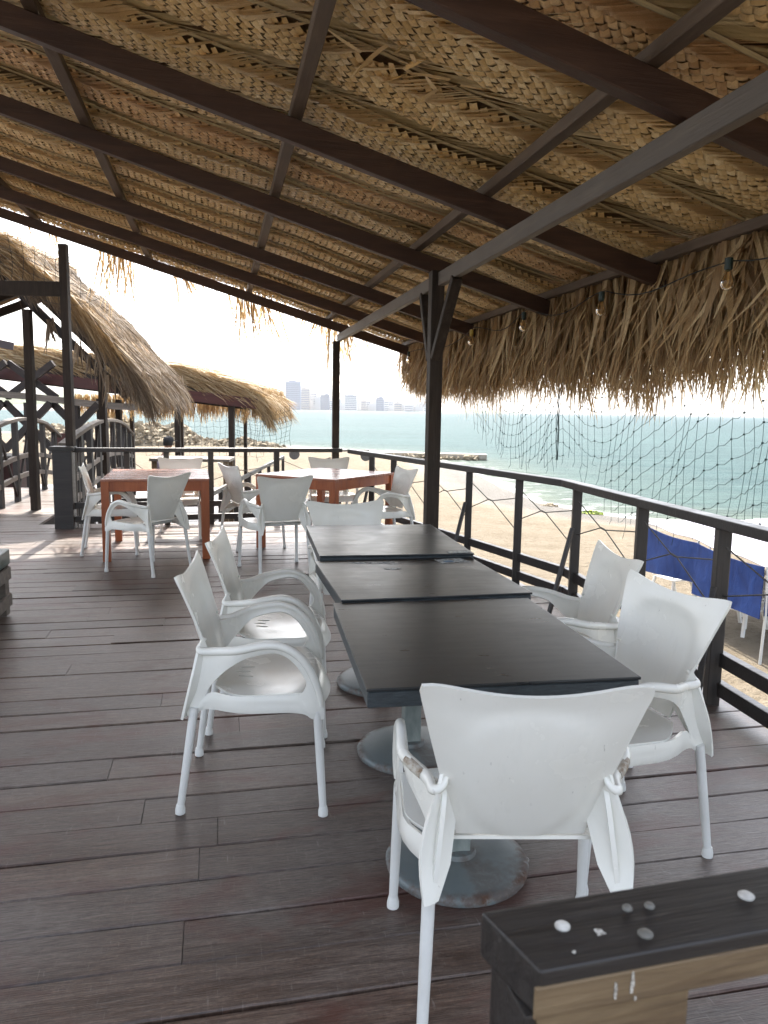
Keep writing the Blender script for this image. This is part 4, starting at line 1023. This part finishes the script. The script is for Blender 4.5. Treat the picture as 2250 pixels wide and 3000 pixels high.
MB().bar((-2.6,10.6,LODK+.5),(-3.7,10.4,LODK+.5),.05,.07).build('rail',M['railpost'],lr)
ct=thing('plank_table','long pale plank table standing on the lower deck behind the far railing','table',(-3.35,13.3,LODK),R(4))
MB().box((0,0,1.30),(1.35,.8,.05)).build('tabletop',M['oldwood'],ct,bevel=.005)
for x in (-.6,.6):
    for y_ in (-.33,.33): MB().box((x,y_,.64),(.08,.08,1.28)).build('leg',M['tan'],ct)

def thatch_roof(parent,prof,bot,y0,y1,mat,name='thatch',n=5000,ln=(.25,.6),seed=1,facefrac=.5,tip=1.2,wd=(.006,.016)):
    """solid thatch between a top and an underside profile (x,z), swept in y, then covered with strands"""
    m=len(prof); rg=np.random.default_rng(seed)
    P=np.array(prof);B=np.array(bot); ys=np.linspace(y0,y1,7); V=[];Q=[]
    for k,y in enumerate(ys):
        for x,z in P: V.append((x,y,z-.03+.03*math.sin(k*2+x*5)))
        for x,z in B: V.append((x,y,z+.02))
    s=2*m
    for k in range(6):
        for i in range(m-1):
            a=k*s+i; Q.append((a,a+1,a+s+1,a+s)); b=k*s+m+i; Q.append((b,b+s,b+s+1,b+1))
        for i in (m-1,): a=k*s+i; b=a+m; Q.append((a,b,b+s,a+s))
        a=k*s; b=a+m; Q.append((b,a,a+s,b+s))
    for k in (0,6):
        for i in range(m-1): a=k*s+i; Q.append((a,a+m,a+m+1,a+1))
    npmesh(name,V,Q,M['mat'],parent)
    # strands
    u=rg.uniform(0,m-1.001,n); i=u.astype(int); f=(u-i)[:,None]
    top=P[i]*(1-f)+P[i+1]*f; bt_=B[i]*(1-f)+B[i+1]*f
    tang=nrm(P[i+1]-P[i]); face=rg.random(n)<facefrac
    h=np.where(face,rg.uniform(0,1,n),rg.uniform(-.08,.06,n))[:,None]
    c=top*(1-h)+bt_*h
    y=np.where(face,y0-rg.uniform(0,.07,n),rg.uniform(y0-.05,y1,n))
    P0=np.stack([c[:,0],y,c[:,1]],-1)
    g_=rg.uniform(.0,.3,n)*np.where(face,1,.3)
    D=nrm(np.stack([tang[:,0]+rg.normal(0,.12,n),np.where(face,rg.normal(-.05,.10,n),rg.normal(0,.25,n)),tang[:,1]-g_+np.where(face,0,.04)+rg.normal(0,.10,n)],-1))
    up=np.array([0,0,1.]); S=nrm(np.cross(D,np.where(face[:,None],np.array([0,-1.,0]),up)+rg.normal(0,.35,(n,3))))
    blades(name+'_strands',P0,D,rg.uniform(*ln,n),rg.uniform(*wd,n),S,rg.normal(0,.03,(n,3))+np.array([0,0,-.05]),mat,parent,3)
    if tip<=.5 and name!='thatch': return
    if tip<=.3: return
    # drooping end
    k=int(n*.16); e0,e1=P[-1],B[-1]; hh=rg.uniform(0,1,k)[:,None]; c=e0*(1-hh)+e1*hh
    P0=np.stack([c[:,0]-rg.uniform(0,.35,k),rg.uniform(y0-.08,y1,k),c[:,1]+rg.uniform(0,.3,k)],-1)
    D=nrm(np.stack([rg.normal(.28,.22,k),rg.normal(0,.15,k),-np.ones(k)],-1)); S=nrm(np.stack([np.ones(k),rg.normal(0,.7,k),np.zeros(k)],-1))
    blades(name+'_eave',P0,D,rg.uniform(.2,.62,k)*tip,rg.uniform(*wd,k),S,rg.normal(0,.04,(k,3)),mat,parent,3,taper=.08)
h1=thing('thatched_hut','nearer thatched hut with a steep shaggy grass roof over the walkway','hut',(0,0,0))
prof=[(-6.6,2.75),(-5.8,3.25),(-5.2,3.56),(-4.75,3.62),(-4.42,3.52),(-4.15,3.22),(-3.84,3.0),(-3.47,2.64),(-3.05,2.16),(-2.82,1.90),(-2.66,1.62)]
bot=[(-6.6,2.45),(-5.8,2.85),(-5.2,3.1),(-4.75,3.2),(-4.42,3.05),(-4.17,2.98),(-3.84,2.72),(-3.47,2.38),(-3.22,2.09),(-2.98,1.83),(-2.78,1.58)]
thatch_roof(h1,prof[4:],bot[4:],10.0,11.9,M['strawgrey'],'thatch',5200,(.2,.5),3,.55,.55)
thatch_roof(h1,prof[:5],bot[:5],9.9,12.2,M['straw'],'thatch',2600,(.2,.5),4,.6,.3)
N=26
for s_,mt in ((1,'straw'),):
    thatch_roof(h1,[(x+.0,z+.03) for x,z in prof[3:9]],[(x,z+.1) for x,z in bot[3:9]],9.93,10.3,M['straw'],'thatch_verge',1100,(.2,.45),8,.8,.3)
K1=[]
K1.append(MB().box((-3.66,8.86,1.60),(.088,.088,3.22)).build('post',M['post'],h1,bevel=.004))
for x,y_ in ((-3.9,11.7),(-6.3,9.4),(-6.9,11.7),(-4.30,10.2)): MB().box((x,y_,1.2),(.10,.10,2.9)).build('post',M['post'],h1,bevel=.004)
K1.append(MB().bar((-3.66,8.86,2.72),(-6.6,8.80,2.72),.06,.16).build('beam',M['post'],h1,bevel=.004))
for y_ in (10.3,11.1,11.8):
    MB().bar((-4.5,y_,2.93),(-3.05,y_,1.54),.055,.10).build('rafter',M['darktruss'],h1); MB().bar((-4.6,y_,3.10),(-6.8,y_,2.30),.055,.12).build('rafter',M['darktruss'],h1)
MB().bar((-5.9,9.9,2.45),(-4.55,10.3,2.18),.05,.10).build('pale_board',M['canvas'],h1)
for k in range(5):
    o=copy_tree(variants[k%3][0],h1); o.location=(-4.75-.0*k,13.0-k*.43,3.06); o.rotation_euler=(0,0,PI); o.scale=(.36,1.1,.36*1.35)
    # rows start at the ridge end of the shared mesh
    o.location=(-4.75+(XL-.2)*.36,12.1-k*.43,3.02+(-SL*(XL-.2))*.36*1.35*-1)
def turn(root,pivot,ang,skip):
    Mr=Matrix.Translation((*pivot,0))@Matrix.Rotation(ang,4,'Z')@Matrix.Translation((-pivot[0],-pivot[1],0))
    for c in root.children:
        if c not in skip: c.matrix_local=Mr@c.matrix_local
def hang(parent,xr,y,ztop,n,ln,mat,seed,name='hanging_tuft'):
    rg=np.random.default_rng(seed); P0=np.stack([rg.uniform(*xr,n),np.full(n,y)+rg.normal(0,.05,n),np.full(n,ztop)+rg.uniform(-.05,.05,n)],-1)
    D=nrm(np.stack([rg.normal(0,.16,n),rg.normal(0,.1,n),-np.ones(n)],-1)); S=nrm(np.stack([np.ones(n),rg.normal(0,.5,n),np.zeros(n)],-1))
    blades(name,P0,D,ln*rg.uniform(.5,1.05,n),rg.uniform(.008,.026,n),S,rg.normal(0,.03,(n,3)),mat,parent,4)
for xr,zt,n,l in (((-3.95,-3.85),2.5,14,.45),((-3.62,-3.5),2.2,12,.35),((-3.42,-3.3),2.05,18,.4),((-3.25,-3.1),1.85,26,.45)): hang(h1,xr,10.0,zt,n,l,M['strawgrey'],int(n*7))
hang(h1,(-5.5,-4.75),9.75,2.32,150,.62,M['fringe'],77)
turn(h1,(-2.72,10.0),YAW,K1)
for c in h1.children:
    if c not in K1: c.matrix_local=Matrix.Translation((-.42,0,-.0))@c.matrix_local

h2=thing('thatched_hut','farther long thatched hut with a dark red fascia above the lower deck','hut',(0,0,0))
prof=[(-9.6,2.72),(-7.59,2.61),(-6.58,2.54),(-5.3,2.43),(-4.1,2.27),(-3.47,2.22),(-2.83,2.04),(-2.28,1.90),(-1.95,1.70),(-1.86,1.56)]
bot=[(-9.6,2.35),(-7.59,2.24),(-6.58,2.17),(-5.3,2.06),(-4.1,1.90),(-3.47,1.82),(-2.83,1.72),(-2.28,1.62),(-2.02,1.52),(-1.92,1.46)]
thatch_roof(h2,prof,bot,15.0,18.2,M['straw'],'thatch',6500,(.25,.65),13,.35,.55,(.010,.022))
MB().bar((-9.6,14.93,2.28),(-1.98,14.93,1.50),.06,.20).build('fascia',M['fascia'],h2)
MB().bar((-9.6,14.98,2.44),(-2.2,14.98,1.66),.05,.12).build('fascia_board',M['darktruss'],h2)
for y_ in (16.2,17.5,18.8): MB().bar((-9.6,y_,2.2),(-2.1,y_,1.42),.07,.14).build('rafter',M['darktruss'],h2)
for x,y_,w in ((-5.08,15.0,.10),(-5.2,16.4,.11),(-5.75,18.9,.09),(-3.56,15.0,.10),(-2.5,15.0,.11),(-4.6,19.2,.08),(-7.2,15.0,.12),(-8.8,15.2,.12),(-9.1,18.8,.12),(-3.0,19.2,.08)): MB().box((x,y_,(LODK+1.55)/2),(w,w,1.55-LODK)).build('post',M['post'],h2)
rgf=np.random.default_rng(5); n=1100
P0=np.stack([rgf.uniform(-7.2,-2.2,n),18.5+rgf.normal(0,.06,n),1.62-.0*rgf.uniform(0,1,n)+rgf.uniform(-.05,.08,n)],-1); D=nrm(np.stack([rgf.normal(0,.14,n),rgf.normal(0,.1,n),-np.ones(n)],-1)); S=nrm(np.stack([np.ones(n),rgf.normal(0,.4,n),np.zeros(n)],-1))
blades('rear_fringe',P0,D,rgf.uniform(.3,.58,n)*(1+.12*np.sin(P0[:,0]*6)),rgf.uniform(.012,.03,n),S,rgf.normal(0,.03,(n,3)),M['fringe'],h2,3)
turn(h2,(-1.9,15.0),YAW,[])
for c in h2.children: c.matrix_local=Matrix.Translation((-.52,0,0))@c.matrix_local
def fn_h2(i,j): return (-2.95+i*.10+.02*math.sin(j+i),14.9+.03*math.sin(i),1.48-j*.095-.12*math.sin(i/11*PI))
netgrid('hut_net','greenish net hanging from the right end of the farther hut','net',fn_h2,12,9,.0035,M['net'],loc=(0,0,0),rz=0,rag=1,seed=2)
def fn_h3(i,j): return (-6.2+i*.16+.02*math.sin(j+i),19.7,1.2-j*.15+.04*(i%2))
netgrid('hut_net','pale net screen beneath the rear eave of the farther hut',"net",fn_h3,20,7,.004,M['netpale'],loc=(0,0,0),rz=0,rag=0,seed=3)
# lattice truss at the far left
tr=thing('lattice_truss','dark timber lattice of crossed braces under the farther hut at the left edge','truss',(0,0,0))
mb=MB(); pts=[(-9.0+i*.36,14.4,1.50+.10*math.sin(i/13*PI*1.6)) for i in range(13)]
for a,b in zip(pts,pts[1:]): mb.bar(a,b,.07,.12)
mb.build('curved_beam',M['oldwood'],tr)
for k,x in enumerate((-8.55,-7.65,-6.75,-5.85)):
    MB().box((x,14.45,.35),(.12,.12,2.2)).build('upright',M['darktruss'],tr)
    MB().bar((x-.45,14.4,.55),(x+.45,14.4,1.45),.09,.12).build('brace',M['darktruss'],tr)
    MB().bar((x-.45,14.48,1.45),(x+.45,14.48,.55),.09,.12).build('brace',M['darktruss'],tr)
    if k<3:
        MB().bar((x-.45,14.6,1.55),(x+.45,14.6,2.2),.09,.12).build('brace',M['darktruss'],tr); MB().bar((x-.45,14.68,2.2),(x+.45,14.68,1.55),.09,.12).build('brace',M['darktruss'],tr)
# reddish booth behind walkway left
bo=thing('red_booth','low reddish painted booth with a ledge behind the left arched railing','booth',(-8.6,15.6,LODK))
MB().box((0,0,.55),(2.4,.9,1.1)).build('body',M['fascia'],bo,bevel=.01); MB().box((0,0,1.14),(2.6,1.05,.06)).build('ledge',M['oldwood'],bo,bevel=.01)

# ================================================================== PEOPLE (small, behind the far railing)
def skinned(name,V,E,Rr,mat,parent=None,sub=2):
    me=bpy.data.meshes.new(name); me.from_pydata(V,E,[]); o=bpy.data.objects.new(name,me); COL.objects.link(o)
    sk=o.modifiers.new('s','SKIN'); 
    for i,r in enumerate(Rr): d=me.skin_vertices[0].data[i]; d.radius=(r,r) if not isinstance(r,tuple) else r; d.use_root=(i==0)
    sb=o.modifiers.new('b','SUBSURF'); sb.levels=sub; sb.render_levels=sub
    me.materials.append(mat); dg=bpy.context.evaluated_depsgraph_get(); dg.update(); m2=bpy.data.meshes.new_from_object(o.evaluated_get(dg)); o.modifiers.clear(); o.data=m2
    if not m2.materials: m2.materials.append(mat)
    m2.polygons.foreach_set('use_smooth',[True]*len(m2.polygons)); o.parent=parent; o.name=name; return o
for k,c in (('skin',(.30,.16,.10)),('lilac',(.36,.30,.40)),('blackcloth',(.012,.012,.014)),('jeans',(.05,.07,.12)),('hair',(.01,.008,.007))):
    t=NT('person_'+k); n=t.noise(t.map((1,1,1)),8,3); M[k]=t.set(t.mix(t.ramp(n,[(.4,0),(.7,.35)]),c,tuple(x*1.5 for x in c)),.7)
def person(loc,rz,label,shirt,pants,cap,lean=.0,s=1.0):
    r=thing('person',label,'person',loc,R(rz)); r.scale=(s,s,s)
    L=lean
    V=[(0,0,.95),(0,L*.3,1.15),(0,L*.8,1.38),(0,L,1.50),(0,L*1.15+.02,1.60),(0,L*1.2+.02,1.70),
       (.10,0,.88),(.11,.02,.48),(.11,-.01,.08),(.12,.10,.03),(-.10,0,.88),(-.11,.02,.48),(-.11,-.01,.08),(-.12,.10,.03),
       (.17,L*.85,1.40),(.23,L*.8+.06,1.14),(.19,L*.8+.26,1.02),(.17,L*.8+.34,1.02),(-.17,L*.85,1.40),(-.23,L*.8+.06,1.14),(-.19,L*.8+.26,1.02),(-.17,L*.8+.34,1.02)]
    E=[(0,1),(1,2),(2,3),(3,4),(4,5),(0,6),(6,7),(7,8),(8,9),(0,10),(10,11),(11,12),(12,13),(2,14),(14,15),(15,16),(16,17),(2,18),(18,19),(19,20),(20,21)]
    Rr=[.13,.12,.13,.052,.085,.075,.09,.062,.042,.035,.09,.062,.042,.035,.058,.044,.032,.028,.058,.044,.032,.028]
    body=skinned('body',V,E,Rr,M['skin'],r)
    sv=[V[i] for i in (0,1,2,14,15,18,19)]; skinned('shirt',sv,[(0,1),(1,2),(2,3),(3,4),(2,5),(5,6)],[.145,.135,.148,.075,.058,.075,.058],M[shirt],r)
    pv=[V[i] for i in (0,6,7,8,10,11,12)]; skinned('trousers',pv,[(0,1),(1,2),(2,3),(0,4),(4,5),(5,6)],[.142,.105,.078,.058,.105,.078,.058],M[pants],r)
    hz=1.665; hy=L*1.2+.02
    hair=MB().lathe([(.088,-.06),(.098,0),(.09,.06),(.06,.10),(.01,.115)],16,(0,hy-.02,hz)).build('hair',M['hair'],r,smooth=True)
    if cap:
        c=MB().lathe([(.102,0),(.104,.04),(.085,.085),(.04,.11),(.01,.115)],18,(0,hy-.01,hz+.015)).build('cap',M['blackcloth'],r,smooth=True)
        MB().box((0,hy+.13,hz+.03),(.15,.12,.012),Matrix.Rotation(-.2,3,'X')).build('brim',M['blackcloth'],c,bevel=.005)
    MB().lathe([(.012,-.02),(.014,0),(.004,.03)],8,(0,hy+.093,hz-.03)).build('nose',M['skin'],body,smooth=True)
    return r
person((-4.15,13.9,LODK),-70,'person in a black cap and lilac shirt leaning over the plank table','lilac','jeans',True,.16,.93)
person((-7.15,17.6,LODK),160,'person in black clothing behind the walkway post, only the head and shoulder clear of it','blackcloth','blackcloth',False,.02,1.05)

# ================================================================== HAZE
hz=MB().box((500,1900,170),(13000,10600,352)).build('haze',None)
hm=bpy.data.materials.new('haze_air'); hm.use_nodes=True; nt=hm.node_tree; nt.nodes.clear(); oo=nt.nodes.new('ShaderNodeOutputMaterial'); pv=nt.nodes.new('ShaderNodeVolumePrincipled')
pv.inputs['Color'].default_value=(.93,.95,1,1); pv.inputs['Density'].default_value=.00006; pv.inputs['Anisotropy'].default_value=.35
nt.links.new(pv.outputs[0],oo.inputs['Volume']); hz.data.materials.append(hm); tag(hz,kind='stuff')

# ================================================================== LIGHT, WORLD, CAMERA
SUN=Vector((-.12,.76,1.0)).normalized(); EL=math.asin(SUN.z); AZ=math.atan2(SUN.x,SUN.y)
w=bpy.data.worlds.new('World'); sc.world=w; w.use_nodes=True; nt=w.node_tree
sk=nt.nodes.new('ShaderNodeTexSky'); sk.sky_type='NISHITA'; sk.sun_disc=False; sk.sun_elevation=EL; sk.sun_rotation=AZ; sk.dust_density=3.5; sk.air_density=1.0; sk.ozone_density=1.0
bg=nt.nodes['Background']; bg.inputs['Strength'].default_value=.15; hs=nt.nodes.new('ShaderNodeHueSaturation'); hs.inputs['Saturation'].default_value=.52; nt.links.new(sk.outputs[0],hs.inputs['Color']); nt.links.new(hs.outputs[0],bg.inputs[0])
ld=bpy.data.lights.new('sun','SUN'); ld.energy=3.2; ld.angle=R(.55); ld.color=(1,.95,.86); lo=bpy.data.objects.new('sun',ld); COL.objects.link(lo)
lo.rotation_euler=SUN.to_track_quat('Z','Y').to_euler(); lo.location=(0,0,30)
cd=bpy.data.cameras.new('camera'); cam=bpy.data.objects.new('camera',cd); COL.objects.link(cam); sc.camera=cam
cd.sensor_fit='VERTICAL'; cd.sensor_height=36; cd.sensor_width=27; cd.lens=36*1640/2212; cd.clip_start=.05; cd.clip_end=20000
cd.dof.use_dof=True; cd.dof.focus_distance=3.6; cd.dof.aperture_fstop=9
p,r=R(7.64),R(.95)
f=Vector((0,math.cos(p),-math.sin(p))); r0=Vector((1,0,0)); u0=Vector((0,math.sin(p),math.cos(p)))
rt=r0*math.cos(r)+u0*math.sin(r); up=-r0*math.sin(r)+u0*math.cos(r)
cam.matrix_world=Matrix((( rt.x,up.x,-f.x,0),(rt.y,up.y,-f.y,0),(rt.z,up.z,-f.z,1.42),(0,0,0,1)))
sc.view_settings.view_transform='Standard'; sc.view_settings.look='None'; sc.view_settings.gamma=1; sc.view_settings.use_curve_mapping=False
sc.view_settings.exposure=2.2
sc.render.resolution_x=768; sc.render.resolution_y=1024
sc.cycles.max_bounces=8; sc.cycles.diffuse_bounces=5; sc.cycles.transparent_max_bounces=8
